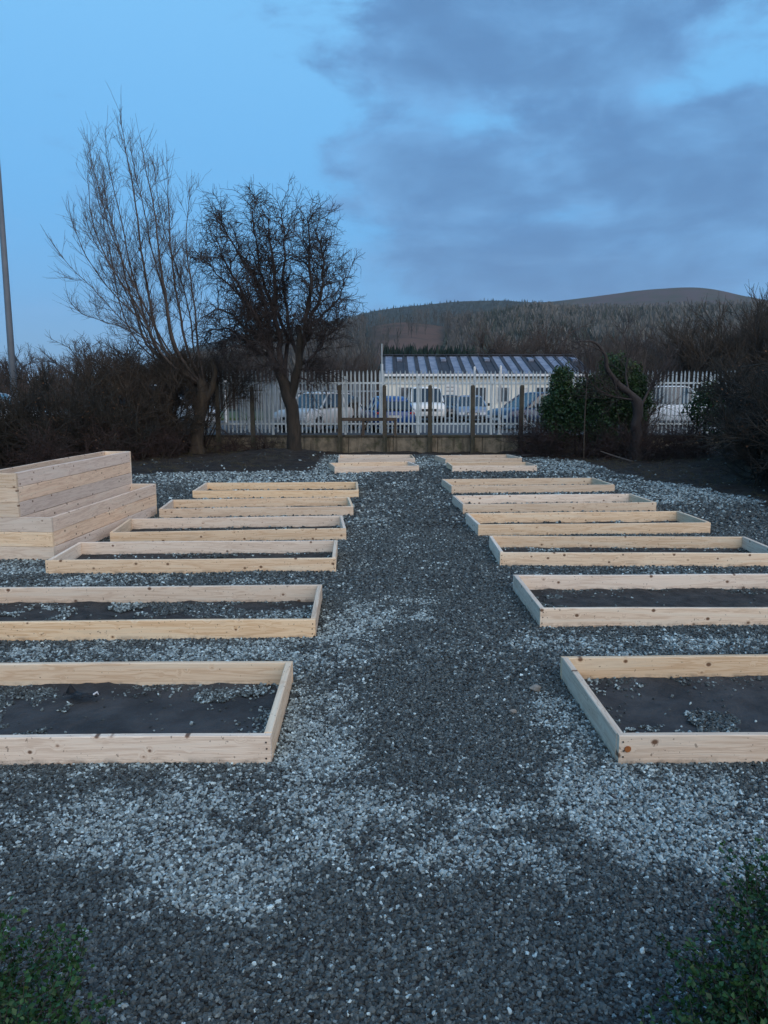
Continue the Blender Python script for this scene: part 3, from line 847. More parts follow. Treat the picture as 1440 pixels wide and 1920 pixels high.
# ---- dark twisted tree
r = np.random.default_rng(5)
T2 = 27.0
base2 = at(551, 862, T2)
root = empty('twisted_tree', tuple(base2), 0, 'dark bare tree with a dense tangle of twisting branches before the palisade fence', 'tree')
inv = np.array(base2)
tp = polys_to([P3([(552, 866), (552, 840), (551, 800), (548, 765), (541, 740), (532, 715), (520, 690)], T2),
               P3([(545, 752), (550, 725), (560, 690), (562, 650), (560, 610)], T2, [0, -.1, -.2, -.3, -.4])], 14)
tr = np.stack([np.interp(np.linspace(0, 1, 15), [0, .1, .5, .75, 1], [.36, .27, .22, .23, .15]), np.interp(np.linspace(0, 1, 15), [0, 1], [.17, .09])])
v, f = tubes(tp - inv, tr, 10); v = v + (0.02 * np.sin(v * 8.0))[:, ::-1]
link_mesh('trunk', np_mesh('trunk', v, f), M['bark_dark'], root, True)
limbs = polys_to([
    P3([(530, 712), (524, 640), (518, 560), (524, 480), (520, 420), (528, 370), (520, 338)], T2, [0, 0, .1, .2, .2, .3, .3]),
    P3([(526, 700), (505, 640), (495, 560), (470, 500), (440, 440), (420, 390), (402, 345)], T2, [0, .2, .5, .8, 1., 1.2, 1.4]),
    P3([(526, 700), (490, 650), (462, 580), (430, 530), (392, 490), (368, 430), (352, 395)], T2, [0, -.2, -.5, -.8, -1., -1.2, -1.3]),
    P3([(522, 690), (490, 625), (450, 600), (420, 588), (395, 600), (378, 632)], T2, [0, -.3, -.6, -.8, -1, -1.1]),
    P3([(560, 690), (562, 620), (566, 540), (556, 470), (562, 410), (548, 350)], T2, [0, -.2, -.5, -.8, -.9, -1.]),
    P3([(560, 670), (580, 610), (600, 560), (612, 500), (604, 450), (590, 400)], T2, [0, .3, .6, .9, 1., 1.1]),
    P3([(560, 650), (600, 600), (630, 570), (648, 540), (655, 505)], T2, [0, -.2, -.4, -.6, -.8]),
    P3([(556, 690), (590, 660), (618, 620), (640, 605), (662, 590)], T2, [0, -.4, -.8, -1.1, -1.4]),
    P3([(525, 690), (478, 655), (440, 640), (410, 650), (392, 680)], T2, [0, .4, .8, 1.1, 1.3]),
    P3([(534, 705), (545, 640), (500, 560), (480, 470), (470, 400), (478, 345)], T2, [0, .7, 1.2, 1.4, 1.4, 1.5]),
    P3([(556, 700), (574, 705), (582, 722), (588, 735), (592, 728)], T2, [0, -.3, -.5, -.6, -.7]),
    P3([(556, 690), (590, 690), (620, 700), (640, 690), (655, 670)], T2, [0, .5, 1., 1.3, 1.5]),
    P3([(524, 695), (500, 690), (470, 700), (440, 690), (420, 700)], T2, [0, -.6, -.9, -1.2, -1.4]),
    P3([(556, 660), (545, 600), (538, 520), (545, 440), (532, 370), (540, 315)], T2, [0, .2, .3, .3, .4, .5]),
    P3([(524, 690), (470, 600), (420, 540), (380, 500), (352, 470), (340, 430)], T2, [0, .4, .7, 1, 1.2, 1.3]),
    P3([(524, 690), (470, 640), (430, 620), (400, 640), (385, 670), (375, 700)], T2, [0, .1, .2, .3, .3, .4]),
], 20)
limbs = limbs[:, :18]
limbs[:, 1:] += np.cumsum(r.normal(0, .055, limbs[:, 1:].shape), axis=1) * .8
lr = np.stack([np.interp(np.linspace(0, 1, 18), [0, .5, 1], [a, a * .6, .014]) for a in (.12, .10, .10, .08, .10, .09, .07, .07, .06, .08, .05, .05, .05, .07, .06, .06)])
parts = [tubes(limbs - inv, lr, 7)]
n2 = 620
s, d, rr, t, pi = spawn(limbs, lr, n2, .15, 1, 45, r, (0, 0, .1))
l2 = grow(s, d, .45 + .85 * r.random(n2), 10, .20, .015, r, .06); l2r = taper(np.clip(rr * .4, .012, .03), np.full(n2, .007), 10)
parts.append(tubes(l2 - inv, l2r, 4))
n3 = 6200
s, d, rr, t, pi = spawn(l2, l2r, n3, .1, 1, 50, r, (0, 0, .05))
l3 = grow(s, d, .25 + .45 * r.random(n3), 4, .26, .01, r, .16); l3r = taper(np.full(n3, .0085), np.full(n3, .0048), 4)
parts.append(tubes(l3 - inv, l3r, 3))
n4 = 11000
s, d, rr, t, pi = spawn(l3, l3r, n4, .1, 1, 50, r)
l4 = grow(s, d, .12 + .26 * r.random(n4), 3, .26, 0, r, .18)
parts.append(tubes(l4 - inv, taper(np.full(n4, .0048), np.full(n4, .0030), 3), 3))
v, f = join_np(parts)
link_mesh('crown', np_mesh('crown', v, f), M['twig_dark'], root)

# ---- hedges and thickets of bare twigs
def thicket(name, label, cat, clumps, ntw, seed, m_stem, m_twig, rad=.007, up=.05, leafy=0, spread=45, wander=.14, lenk=1.0, holes=(), t0=.08):
    """clumps: (x, y, height, radius, z0) ; stems rise from each clump's foot and fan out into twigs"""
    r = np.random.default_rng(seed)
    c = np.array(clumps, float)
    o = np.array([c[:, 0].mean(), c[:, 1].mean(), 0])
    root = empty(name, tuple(o), 0, label, cat)
    per = 9
    S0 = np.repeat(c[:, [0, 1]], per, 0) + r.normal(0, .28, (len(c) * per, 2)) * np.repeat(c[:, 3], per)[:, None]
    z0 = np.repeat(c[:, 4], per)
    st = np.stack([S0[:, 0], S0[:, 1], z0 - .1], 1)
    out = r.normal(0, .38, (len(st), 3)); out[:, 2] = 1
    H = np.repeat(c[:, 2], per) * r.uniform(.65, 1.05, len(st))
    l1 = grow(st, out, H, 9, .09, .02, r); l1r = taper(np.full(len(st), .028), np.full(len(st), .009), 9)
    v, f = tubes(l1 - o, l1r, 4)
    link_mesh('stem', np_mesh('stem', v, f), m_stem, root)
    n2 = ntw // 7
    s, d, rr, t, pi = spawn(l1, l1r, n2, t0, 1, spread, r)
    l2 = grow(s, d, lenk * (.5 + .7 * r.random(n2)), 4, wander * 1.2, up * .5, r); l2r = taper(np.full(n2, rad * 1.6), np.full(n2, rad), 4)
    s, d, rr, t, pi = spawn(l2, l2r, ntw, .08, 1, spread, r)
    l3 = grow(s, d, lenk * (.2 + .42 * r.random(ntw)), 2, wander * 1.4, up, r)
    for hx, hy, hz, hrx, hrz in holes:
        k_ = ((l3[:, 1, 0] - hx - (l3[:, 1, 1] - hy) * hx / hy) / hrx) ** 2 + ((l3[:, 1, 2] - hz) / hrz) ** 2 > 1
        l3 = l3[k_]
        q_ = ((l2[:, 2, 0] - hx - (l2[:, 2, 1] - hy) * hx / hy) / hrx) ** 2 + ((l2[:, 2, 2] - hz) / hrz) ** 2 > 1.2
        l2, l2r = l2[q_], l2r[q_]
    ntw = len(l3)
    l3[:, :, 2] = np.maximum(l3[:, :, 2], .02)
    v, f = join_np([tubes(l2 - o, l2r, 3), tubes(l3 - o, taper(np.full(ntw, rad), np.full(ntw, rad * .55), 2), 3)])
    link_mesh('twigs', np_mesh('twigs', v, f), m_twig, root)
    if leafy:
        q = l3[r.integers(0, ntw, leafy), r.integers(1, 3, leafy)] - o
        V, F = leaves_at(q, .05, r)
        link_mesh('leaves', np_mesh('leaves', V, F), M['dead_leaf'], root)
    return root
# left hedge: from the trees out to the left edge and beyond
HOLES = [(336, 762, 9, 24), (142, 735, 13, 7), (96, 744, 5, 5), (156, 708, 7, 5), (228, 752, 5, 8), (68, 776, 4, 5), (98, 777, 5, 5), (192, 738, 5, 5), (12, 738, 6, 6), (128, 770, 12, 4)]
HO = [(at(px_, py_, 26.0).x, 26.0, at(px_, py_, 26.0).z, a_ / 34, b_ / 36) for px_, py_, a_, b_ in HOLES]
cl = []
r = np.random.default_rng(21)
for x in np.arange(-19, -8.3, .75):
    y = np.interp(x, [-19, -14, -11, -8.2, -6.8], [17.5, 22.0, 24.3, 26.4, 27.6]) + r.normal(0, .3)
    cl.append((x, y, r.uniform(2.0, 2.4), .9, 0)); cl.append((x + .3, y + 1.2, r.uniform(2.2, 2.65), .9, 0)); cl.append((x + .1, y - .5, r.uniform(1.2, 1.9), .9, 0))
thicket('hedge', 'tangled dark bare hedge along the left edge of the garden', 'hedge', cl, 34000, 31, M['bark_dark'], M['twig_hedge'], .0095, leafy=11000, holes=HO, lenk=.85)
# brown shrub top leaning over the hedge by the tree
thicket('shrub', 'brown twiggy shrub round the foot of the many-stemmed tree', 'shrub',
        [(-8.4, 28.2, 3.0, .45, 0), (-8.9, 27.2, 3.2, .5, 0), (-9.5, 27.0, 3.1, .6, 0), (-7.9, 28.5, 2.9, .25, .2), (-8.9, 27.8, 3.1, .5, 0), (-10.3, 26.6, 2.8, .6, 0)], 9000, 32, M['bark_dark'], M['twig_brown'], .007, .10, leafy=900, holes=HO)
thicket('shrub', 'brown bushy twigs spreading over the head of the many-stemmed tree trunk', 'shrub',
        [(-7.3, 28.4, 3.75, .4, .2), (-8.0, 28.3, 3.75, .45, 0), (-8.8, 28.2, 3.7, .5, 0), (-6.7, 28.5, 3.55, .3, .3), (-9.6, 27.8, 3.4, .5, 0)], 6000, 35, M['bark_dark'], M['twig_brown'], .007, .02, t0=.68)
thicket('undergrowth', 'low dark brambles between the two bare trees and the hedge', 'brambles',
        [(-8.3, 25.4, .9, .6, 0), (-7.6, 26.2, 1.0, .6, 0), (-9.3, 24.4, 1.0, .7, 0), (-5.6, 28.2, .5, .5, .1), (-4.4, 28.1, .45, .5, .1), (-7.4, 28.3, .6, .3, 0), (-10.2, 22.8, .9, .6, 0)], 3500, 33, M['twig_red'], M['twig_red'], .006, -.04, 300, 60, .22, holes=HO)
# right side
thicket('shrub', 'huge dark bare thicket filling the right edge of the garden', 'thicket',
        [(x_ + .55, y_, h_ * .93, .8, .15) for x_, y_, h_ in ((8.4, 17.6, 2.5), (9.4, 16.8, 3.4), (10.2, 18.4, 3.9), (9.2, 19.4, 3.1), (11.4, 17.4, 4.3), (10.6, 20.6, 3.8), (10.2, 21.6, 3.0), (12.4, 19.6, 4.6), (10.9, 23.4, 3.4), (12.2, 22.4, 4.4), (13.6, 18.0, 4.6), (8.4, 16.0, 1.8), (9.2, 15.0, 2.4), (10.6, 15.6, 3.3), (12.2, 15.4, 4.2), (10.0, 13.8, 2.6), (8.3, 14.4, 1.5))],
        34000, 41, M['bark_dark'], M['twig_hedge'], .0100, leafy=9000, lenk=.85)
thicket('shrub', 'tall brown twiggy scrub rising behind the palisade on the right', 'scrub',
        [(x_, y_, h_ * .88, 1.3, .6) for x_, y_, h_ in ((16.6, 43, 5.3), (18.2, 43.5, 6.6), (19.8, 42.5, 7.2), (21.4, 43, 7.4), (23.0, 42.6, 7.4), (15.0, 44, 4.4), (24.6, 42, 7.6), (20.6, 41, 6.4), (22.4, 40.6, 6.8), (13.6, 44.5, 3.8))],
        14000, 42, M['twig_brown'], M['twig_brown'], .014, .13, 0, 32, .10, 1.7)
thicket('undergrowth', 'reddish brambles in front of the ivy-clad bush', 'brambles',
        [(5.9, 26.9, 1.0, .6, 0), (6.8, 26.5, .9, .6, 0), (7.5, 26.0, .7, .6, 0), (8.3, 25.4, 1.2, .7, 0), (5.3, 27.7, 1.1, .4, 0), (9.4, 25.6, 1.1, .7, 0), (10.0, 24.6, 1.3, .6, 0)], 4500, 43, M['twig_red'], M['twig_red'], .006, -.03, 500, 60, .22)
thicket('shrub', 'grey upright twigs over the gnarled tree by the fence gap', 'shrub',
        [(8.6, 27.8, 3.6, .6, 0), (9.3, 28.3, 3.6, .4, 0)], 1800, 44, M['bark_dark'], M['twig_far'], .006, .12, 0, 35, .1)

def ivy_mass(name, label, lumps, n, seed, size=.085, m='ivy', cat='bush'):
    r = np.random.default_rng(seed)
    L_ = np.array(lumps, float); o = np.array([L_[:, 0].mean(), L_[:, 1].mean(), 0])
    root = empty(name, tuple(o), 0, label, cat)
    w_ = L_[:, 3] ** 2; pi = r.choice(len(L_), n, p=w_ / w_.sum())
    d = norm(r.normal(size=(n, 3)))
    k = r.random(n) ** .28
    wob = 1 + .28 * np.sin(d[:, 0] * 6 + pi) * np.cos(d[:, 2] * 5 + pi * 2) + .13 * np.sin(d[:, 1] * 13 + d[:, 0] * 9)
    q = L_[pi, :3] + d * (L_[pi, 3] * k * wob)[:, None] * np.array([1, 1, 1.12])
    q = q[q[:, 2] > .05]
    V, F = leaves_at(q - o, size, r, .8)
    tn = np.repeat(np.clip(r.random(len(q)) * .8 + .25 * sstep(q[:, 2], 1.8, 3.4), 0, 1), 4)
    link_mesh('foliage', np_mesh('foliage', V, F, tn), M[m], root)
    mb = MB()
    for x, y, z, rr in lumps:
        mb.tube([(x - o[0] + random.uniform(-.1, .1), y - o[1], 0), (x - o[0] + random.uniform(-.15, .15), y - o[1], z * .5), (x - o[0], y - o[1], z)], [.05, .04, .02], 6)
    mb.build('stem', M['bark_dark'], root)
    return root
a1 = at(1050, 750, 27)
ivy_mass('ivy_bush', 'dark green ivy-clad bush right of the parked cars', [(6.15, 27.0, 1.2, .62), (6.2, 27.1, 2.0, .60), (6.15, 27.0, 2.7, .42), (6.7, 26.8, 1.5, .55), (6.9, 27.0, 2.2, .40), (5.85, 27.1, 1.7, .42)], 13000, 51)
ivy_mass('ivy_bush', 'taller ivy bush behind the leaning gnarled trunk', [(7.4, 26.6, 1.2, .66), (7.5, 26.7, 2.1, .66), (7.85, 26.6, 2.95, .55), (8.4, 26.8, 2.6, .58), (8.4, 26.8, 1.7, .62), (7.1, 26.6, 2.45, .36), (8.9, 26.9, 2.0, .40)], 19000, 52)
ivy_mass('ivy_bush', 'narrow ivy column at the left of the gap in the shrubs', [(9.35, 28.2, 1.5, .26), (9.4, 28.2, 2.0, .25), (9.35, 28.2, 2.4, .2)], 1600, 53)
ivy_mass('ivy_bush', 'dark ivy low in the thicket right of the fence gap', [(10.4, 25.2, 1.7, .55), (10.9, 24.6, 1.3, .6), (10.5, 25.0, 2.2, .36)], 4500, 54)

# gnarled leaning tree in front of the ivy
r = np.random.default_rng(61)
T3 = 25.4
b3 = at(1197, 868, T3)
root = empty('gnarled_tree', (b3.x, T3, 0), 0, 'gnarled dark leaning tree with a hooked bare limb before the ivy', 'tree')
inv = np.array((b3.x, T3, 0))
tp = polys_to([P3([(1192, 872), (1192, 845), (1196, 815), (1190, 795), (1200, 765), (1192, 748), (1180, 738)], T3),
               P3([(1180, 738), (1160, 722), (1142, 702), (1134, 682), (1136, 664), (1128, 648), (1112, 642), (1092, 636), (1082, 642)], T3, [0, 0, -.1, -.1, -.2, -.2, -.3, -.3, -.4])], 16)
tr = np.stack([np.interp(np.linspace(0, 1, 17), [0, .2, .6, .85, 1], [.30, .20, .15, .17, .12]), np.interp(np.linspace(0, 1, 17), [0, .5, 1], [.12, .06, .015])])
v, f = tubes(tp - inv, tr, 8); v = v + (0.022 * np.sin(v * 10.0))[:, ::-1]
link_mesh('trunk', np_mesh('trunk', v, f), M['twig_dark'], root, True)
lim = polys_to([P3([(1200, 765), (1215, 735), (1235, 700), (1255, 670)], T3, [0, .2, .4, .6]), P3([(1180, 738), (1172, 700), (1178, 660), (1168, 625)], T3, [0, .3, .5, .6]),
                P3([(1136, 664), (1122, 655), (1100, 646), (1080, 655)], T3, [-.2, -.3, -.4, -.5]), P3([(1192, 750), (1150, 745), (1110, 725), (1095, 690)], T3, [0, -.4, -.6, -.8])], 12)
limr = taper(np.array([.05, .04, .02, .04]), np.full(4, .008), 12)
s, d, rr, t, pi = spawn(lim, limr, 110, .2, 1, 45, r, (0, 0, .2))
l2 = grow(s, d, .4 + .8 * r.random(110), 8, .12, .05, r); l2r = taper(np.full(110, .010), np.full(110, .005), 8)
s, d, rr, t, pi = spawn(l2, l2r, 700, .1, 1, 45, r, (0, 0, .1))
l3 = grow(s, d, .2 + .4 * r.random(700), 4, .12, .04, r)
v, f = join_np([tubes(lim - inv, limr, 6), tubes(l2 - inv, l2r, 3), tubes(l3 - inv, taper(np.full(700, .006), np.full(700, .0035), 4), 3)])
link_mesh('crown', np_mesh('crown', v, f), M['twig_dark'], root)

# ---- box shrubs in the bottom corners
def box_shrub(label, lumps, n, seed):
    r = np.random.default_rng(seed)
    L_ = np.array(lumps, float); o = np.array([L_[:, 0].mean(), L_[:, 1].mean(), 0])
    root = empty('box_shrub', tuple(o), 0, label, 'shrub')
    ns = n // 14
    w_ = L_[:, 3] ** 2; pi = r.choice(len(L_), ns, p=w_ / w_.sum())
    d = norm(r.normal(size=(ns, 3)) + np.array([0, 0, .25]))
    k = r.uniform(.55, .98, ns) * (1 + .22 * np.sin(d[:, 0] * 7 + pi * 3) * np.cos(d[:, 1] * 6) + .10 * r.random(ns))
    s = L_[pi, :3] + d * (L_[pi, 3] * k)[:, None]
    tw = grow(s, d + r.normal(0, .45, d.shape), .07 + .10 * r.random(ns), 6, .12, .08, r)
    v, f = tubes(tw - o, taper(np.full(ns, .0016), np.full(ns, .0008), 6), 3)
    link_mesh('twigs', np_mesh('twigs', v, f), M['twig_dark'], root)
    q = tw[np.repeat(np.arange(ns), 14), r.integers(0, 7, ns * 14)] + r.normal(0, .004, (ns * 14, 3))
    V, F = leaves_at(q - o, .018, r, .6)
    tn = np.clip(np.repeat(r.random(ns), 14) * .5 + r.random(ns * 14) * .42 + (r.random(ns * 14) < .02) * .5, 0, 1)
    link_mesh('foliage', np_mesh('foliage', V, F, np.repeat(tn, 4)), M['box'], root)
    mb = MB()
    for x, y, z, rr in lumps:
        for q_ in range(4):
            mb.tube([(x - o[0] + random.uniform(-.05, .05), y - o[1] + random.uniform(-.05, .05), 0), (x - o[0] + random.uniform(-.15, .15) * rr * 3, y - o[1] + random.uniform(-.1, .1), z + rr * .5)], [.008, .003], 5)
    mb.build('stem', M['bark_dark'], root)
box_shrub('small leafy green shrub in the bottom left corner of the photo', [(-1.24, 1.94, .29, .35), (-1.04, 1.72, .25, .31), (-.96, 1.92, .15, .18), (-1.5, 1.88, .30, .36), (-1.1, 1.5, .28, .32), (-1.22, 2.08, .32, .13)], 26000, 71)
box_shrub('leafy green shrub in the bottom right corner, larger than the left one', [(1.31, 2.04, .34, .37), (1.11, 1.78, .29, .34), (1.56, 2.14, .42, .40), (1.24, 1.58, .28, .36), (1.10, 1.98, .20, .20), (1.52, 2.25, .60, .15)], 32000, 72)

# ------------------------------------------------------------------ car park and land beyond
GP = 0.62
mb = MB(); mb.box(-60, 60, 28.98, 29.0, -.5, GP)
xs2 = np.linspace(-70, 75, 60); ys2 = np.linspace(29.0, 70, 40)
X2, Y2 = np.meshgrid(xs2, ys2); Z2 = np.full_like(X2, GP) + 0.02 * (fbm(X2, Y2, .3, 2) - .5)
ix = np.arange(X2.size).reshape(X2.shape); fq = np.stack([ix[:-1, :-1], ix[:-1, 1:], ix[1:, 1:], ix[1:, :-1]], -1).reshape(-1, 4)
o = link_mesh('car_park', np_mesh('car_park', np.stack([X2, Y2, Z2], -1).reshape(-1, 3), fq), M['asphalt'], smooth=True); o['kind'] = 'structure'
# verge
mb = MB(); mb.box(-22, -4.4, 46, 60, GP - .1, GP + .16, .05)
M['grass'] = simple('short_grass', (0.060, 0.085, 0.026), (0.035, 0.055, 0.02), 3, 0.9, bump=0.02)
o = mb.build('grass_verge', M['grass']); o['kind'] = 'structure'
# painted bay lines
for i in range(9):
    mb = MB(); mb.box(-0.05, 0.05, 0, 4.8, 0, .004); o = mb.build('bay_line', M['white_paint']); o.location = (-6 + i * 2.6, 40.0, GP + .016); o['kind'] = 'structure'

# low wall of concrete panels under the fence, with old posts in front
wall = empty('concrete_wall', (0, 28.75, 0), 0, 'low stained concrete retaining wall beneath the palisade fence', 'wall')
px_posts = [329, 411, 476, 558, 638, 722, 806, 886, 975, 1060, 1146, 1232]
for i in range(18):
    xa = -14.6 + i * 1.66
    mb = MB(); mb.box(xa + .008, xa + 1.652, -.06, .06, -.2, .60, .008)
    mb.build('panel', M['concrete'], wall)
mb = MB(); mb.box(-14.7, 15.4, -.10, .22, .602, .68, .012)
mb.build('coping', M['post'], wall)
for i, px in enumerate([411, 476, 638, 722, 806, 886, 975]):
    w0 = at(px, 850, 28.45)
    lab = ['far left old concrete post, beside the many-stemmed tree', 'old post just left of the twisted tree trunk', 'old post at the left end of the timber rail',
           'old post crossing the timber rail, before the blue car', 'old post before the white van', 'old post before the pale blue car', 'old post beside the ivy bush, before the dark blue car'][i]
    rt = empty('fence_post', (w0.x, 28.45, -.1), 0, lab, 'post', 'old concrete posts in front of the low wall')
    topz = at(px, 722 if i != 1 else 725, 28.45).z + .1
    mb = MB(); tl = random.uniform(-.03, .03)
    rings = []
    for z, wd in ((0, .082), (.5, .080), (1.4, .074), (topz - .05, .068), (topz, .045)):
        o_ = tl * z / topz
        rings.append([(o_ - wd, -wd, z), (o_ + wd, -wd, z), (o_ + wd, wd, z), (o_ - wd, wd, z)])
    mb.loft(rings); mb.build('shaft', M['post'], rt)
    for zz in (.9, 1.6, 2.2):
        mb = MB(); mb.tube([(tl * zz / topz, -.06, zz), (tl * zz / topz, -.095, zz)], .012, 6); mb.build('wire_staple', M['screw'], rt)

# timber rail
a, b_ = at(640, 786, 28.62), at(742, 786, 28.62)
rt = empty('timber_rail', (a.x, 28.66, GP), 0, 'weathered low timber rail on short legs in front of the fence', 'rail')
mb = MB(); mb.box(-.05, b_.x - a.x + .04, -.05, .03, .58, .70, .008); mb.build('beam', M['old_timber'], rt)
for px, hh_ in ((681, .60), (741, .60)):
    xx = at(px, 800, 28.62).x - a.x
    mb = MB(); mb.box(xx - .05, xx + .05, -.04, .04, .0, .578, .006); mb.build('leg', M['old_timber'], rt)
mb = MB(); mb.tube([(at(690, 800, 28.6).x - a.x, 0, .57), (at(681, 820, 28.6).x - a.x - .08, .0, .06)], .03, 6); mb.build('brace', M['old_timber'], rt)

# palisade fences
def pale_mesh(h, wd=.060):
    """W-section pale with three-pointed flared head"""
    prof = [(-wd / 2, .012), (-wd / 4, 0), (-wd * .08, .014), (wd * .08, .014), (wd / 4, 0), (wd / 2, .012)]
    t_ = .003
    mb = MB()
    rows = [(0, 1.), (h - .16, 1.), (h - .06, .8), (h, .18)]
    rings = [[(x * k, y - .0, z) for x, y in prof] + [(x * k, y + t_, z) for x, y in reversed(prof)] for z, k in rows]
    mb.loft(rings); return mb.mesh('pale')
def palisade(label, x0, x1, Y0, Y1, zb, h, pitch, m, posts=2.75, skip=(), bent=0):
    rt = empty('palisade_fence', (x0, Y0, zb), math.atan2(Y1 - Y0, x1 - x0), label, 'fence')
    L = math.hypot(x1 - x0, Y1 - Y0); pm = pale_mesh(h)
    n = int(L / pitch)
    for i in range(n):
        o = link_mesh('pale', pm, m, rt)
        o.location = (i * pitch + random.uniform(-.006, .006), 0, random.uniform(-.012, .012) + .05)
        o.rotation_euler = (random.uniform(-.006, .006), random.uniform(-.010, .010) * (1 + bent * (random.random() < .06) * 3), 0)
        o.scale = (1, 1, random.uniform(.992, 1.008))
    for z in (.38, h - .42):
        mb = MB(); mb.box(-.05, L, .020, .065, z, z + .045); mb.box(-.05, L, .020, .026, z - .02, z); mb.build('rail', m, rt)
    k = 0
    while k * posts < L:
        x = k * posts
        mb = MB(); mb.box(x - .045, x + .045, .070, .078, -.3, h - .15); mb.box(x - .004, x + .004, .078, .14, -.3, h - .15); mb.box(x - .045, x + .045, .14, .148, -.3, h - .15)
        mb.build('post', m, rt); k += 1
palisade('grey palisade fence of pointed steel pales along the low wall', -6.95, 13.4, 29.2, 29.2, GP + .06, 2.32, .1545, M['galv'])
palisade('second shorter steel palisade fence behind the silver car', -5.5, -.2, 36.0, 36.0, GP, 2.10, .157, M['galv_back'])
palisade('steel palisade panel standing at an angle beyond the twisted tree', -6.15, -3.7, 33.2, 34.6, GP, 2.05, .105, M['galv_back'])

# posts, masts
def pole(name, label, cat, px, py_top, Y, z0, r0, r1, m, extra=None, lean=0.0, px2=None):
    tp_ = at(px2 if px2 is not None else px, py_top, Y); b0 = at(px, 800, Y)
    x = tp_.x
    rt = empty(name, (x, Y, z0), 0, label, cat)
    h = tp_.z - z0
    mb = MB(); mb.tube([(0, 0, 0), (lean * .5, 0, h * .5), (lean, 0, h)], [r0, (r0 + r1) / 2, r1], 10); mb.build('shaft', m, rt)
    mb = MB(); mb.tube([(0, 0, 0), (0, 0, .06)], [r0 * 2, r0 * 1.9], 10); mb.build('base', m, rt)
    mb = MB(); mb.tube([(lean, 0, h), (lean, 0, h + r1 * .8)], [r1 * 1.05, r1 * .5], 10); mb.build('cap', m, rt)
    return rt, h
pole('gate_post', 'bright white metal post rising above the fence, left one of two', 'post', 890, 689, 29.6, GP, .05, .045, M['white_paint'])
pole('gate_post', 'bright white metal post rising above the fence, right one of two', 'post', 939, 687, 29.6, GP, .05, .045, M['white_paint'])
rt, h = pole('mast', 'thin grey aerial mast at the left end of the low building', 'mast', 716, 645, 31.0, GP, .035, .018, M['galv'])
mb = MB(); mb.tube([(0, 0, 0), (0, 0, h * .78)], .055, 10); mb.build('sleeve', M['galv'], rt)
# tall pole at the far left edge, seen from its foot behind the hedge
rt = empty('lamp_post', (at(24, 700, 30).x, 30, GP), 0, 'tall slim grey pole rising out of the frame at the left edge', 'pole')
mb = MB(); mb.tube([(0, 0, 0), (0, 0, 4), (0, 0, 9), (0, 0, 14)], [.13, .12, .095, .07], 12); mb.build('shaft', M['pole_grey'], rt, True)
mb = MB(); mb.tube([(0, 0, 0), (0, 0, .9)], .16, 12); mb.build('base', M['galv'], rt)
# small street light with a pale head near the left fence
lp = at(422, 720, 40)
rt = empty('street_lamp', (lp.x, 40, GP), 0, 'short white street lamp seen through the pales at the fence left end', 'lamp')
mb = MB(); mb.tube([(0, 0, 0), (0, 0, lp.z - GP)], [.06, .045], 8); mb.build('pole', M['white_paint'], rt)
mb = MB(); mb.tube([(0, 0, lp.z - GP - .12), (0, 0, lp.z - GP), (0, 0, lp.z - GP + .18)], [.10, .2, .12], 10); mb.build('lamp_head', M['white_paint'], rt)
# stake in front of the ivy
st = at(1095, 845, 26.0)
rt = empty('stake', (st.x, 26.0, 0), 0, 'thin upright garden stake in front of the ivy bush', 'stake')
mb = MB(); hh_ = at(1095, 700, 26.).z; mb.tube([(0, 0, -.1), (-.02, 0, hh_ * .5), (.01, 0, hh_)], [.028, .024, .018], 7); mb.build('shaft', M['old_timber'], rt)
mb = MB(); mb.tube([(.0, 0, hh_ - .1), (.0, 0, hh_ - .06)], [.027, .027], 7); mb.build('tie', M['black_plastic'], rt)

# ------------------------------------------------------------------ low building with striped roof
BX0, BX1, BY, BD = .10, 15.6, 60.0, 11.0
eave = at(800, 701, BY).z; ridge = at(800, 668, 65.4).z
bl = empty('low_building', (BX0, BY, GP), 0, 'long low cream building with a dark roof striped by pale sheets', 'building')
W_ = BX1 - BX0; He = eave - GP
mb = MB()
mb.box(0, W_, 0, .2, 0, He - .30); mb.box(0, W_, BD - .2, BD, 0, He - .3); mb.box(0, .2, .2, BD - .2, 0, He - .3); mb.box(W_ - .2, W_, .2, BD - .2, 0, He - .3)
hr = ridge - GP
for x_ in (0, W_ - .2):
    mb.add([(x_, 0, He - .3), (x_ + .2, 0, He - .3), (x_, BD, He - .3), (x_ + .2, BD, He - .3), (x_, BD / 2, hr - .2), (x_ + .2, BD / 2, hr - .2)],
           [(0, 4, 2), (1, 3, 5), (0, 1, 5, 4), (2, 4, 5, 3)])
mb.build('wall', M['cream'], bl)
mb = MB(); mb.box(-.3, W_ + .3, -.38, -.30, He - .22, He - .01); mb.build('fascia', M['white_paint'], bl)
mb = MB(); mb.tube([(-.3, -.44, He - .16), (W_ + .3, -.44, He - .16)], .055, 8); mb.build('gutter', M['white_paint'], bl)
mb = MB(); mb.box(0, W_, -.05, -.003, He - .78, He - .66); mb.build('band', M['galv_back'], bl)
slope_len = math.hypot(BD / 2 + .35, hr - He)
sheet_w = .89
nsh = int((W_ + .6) / sheet_w)
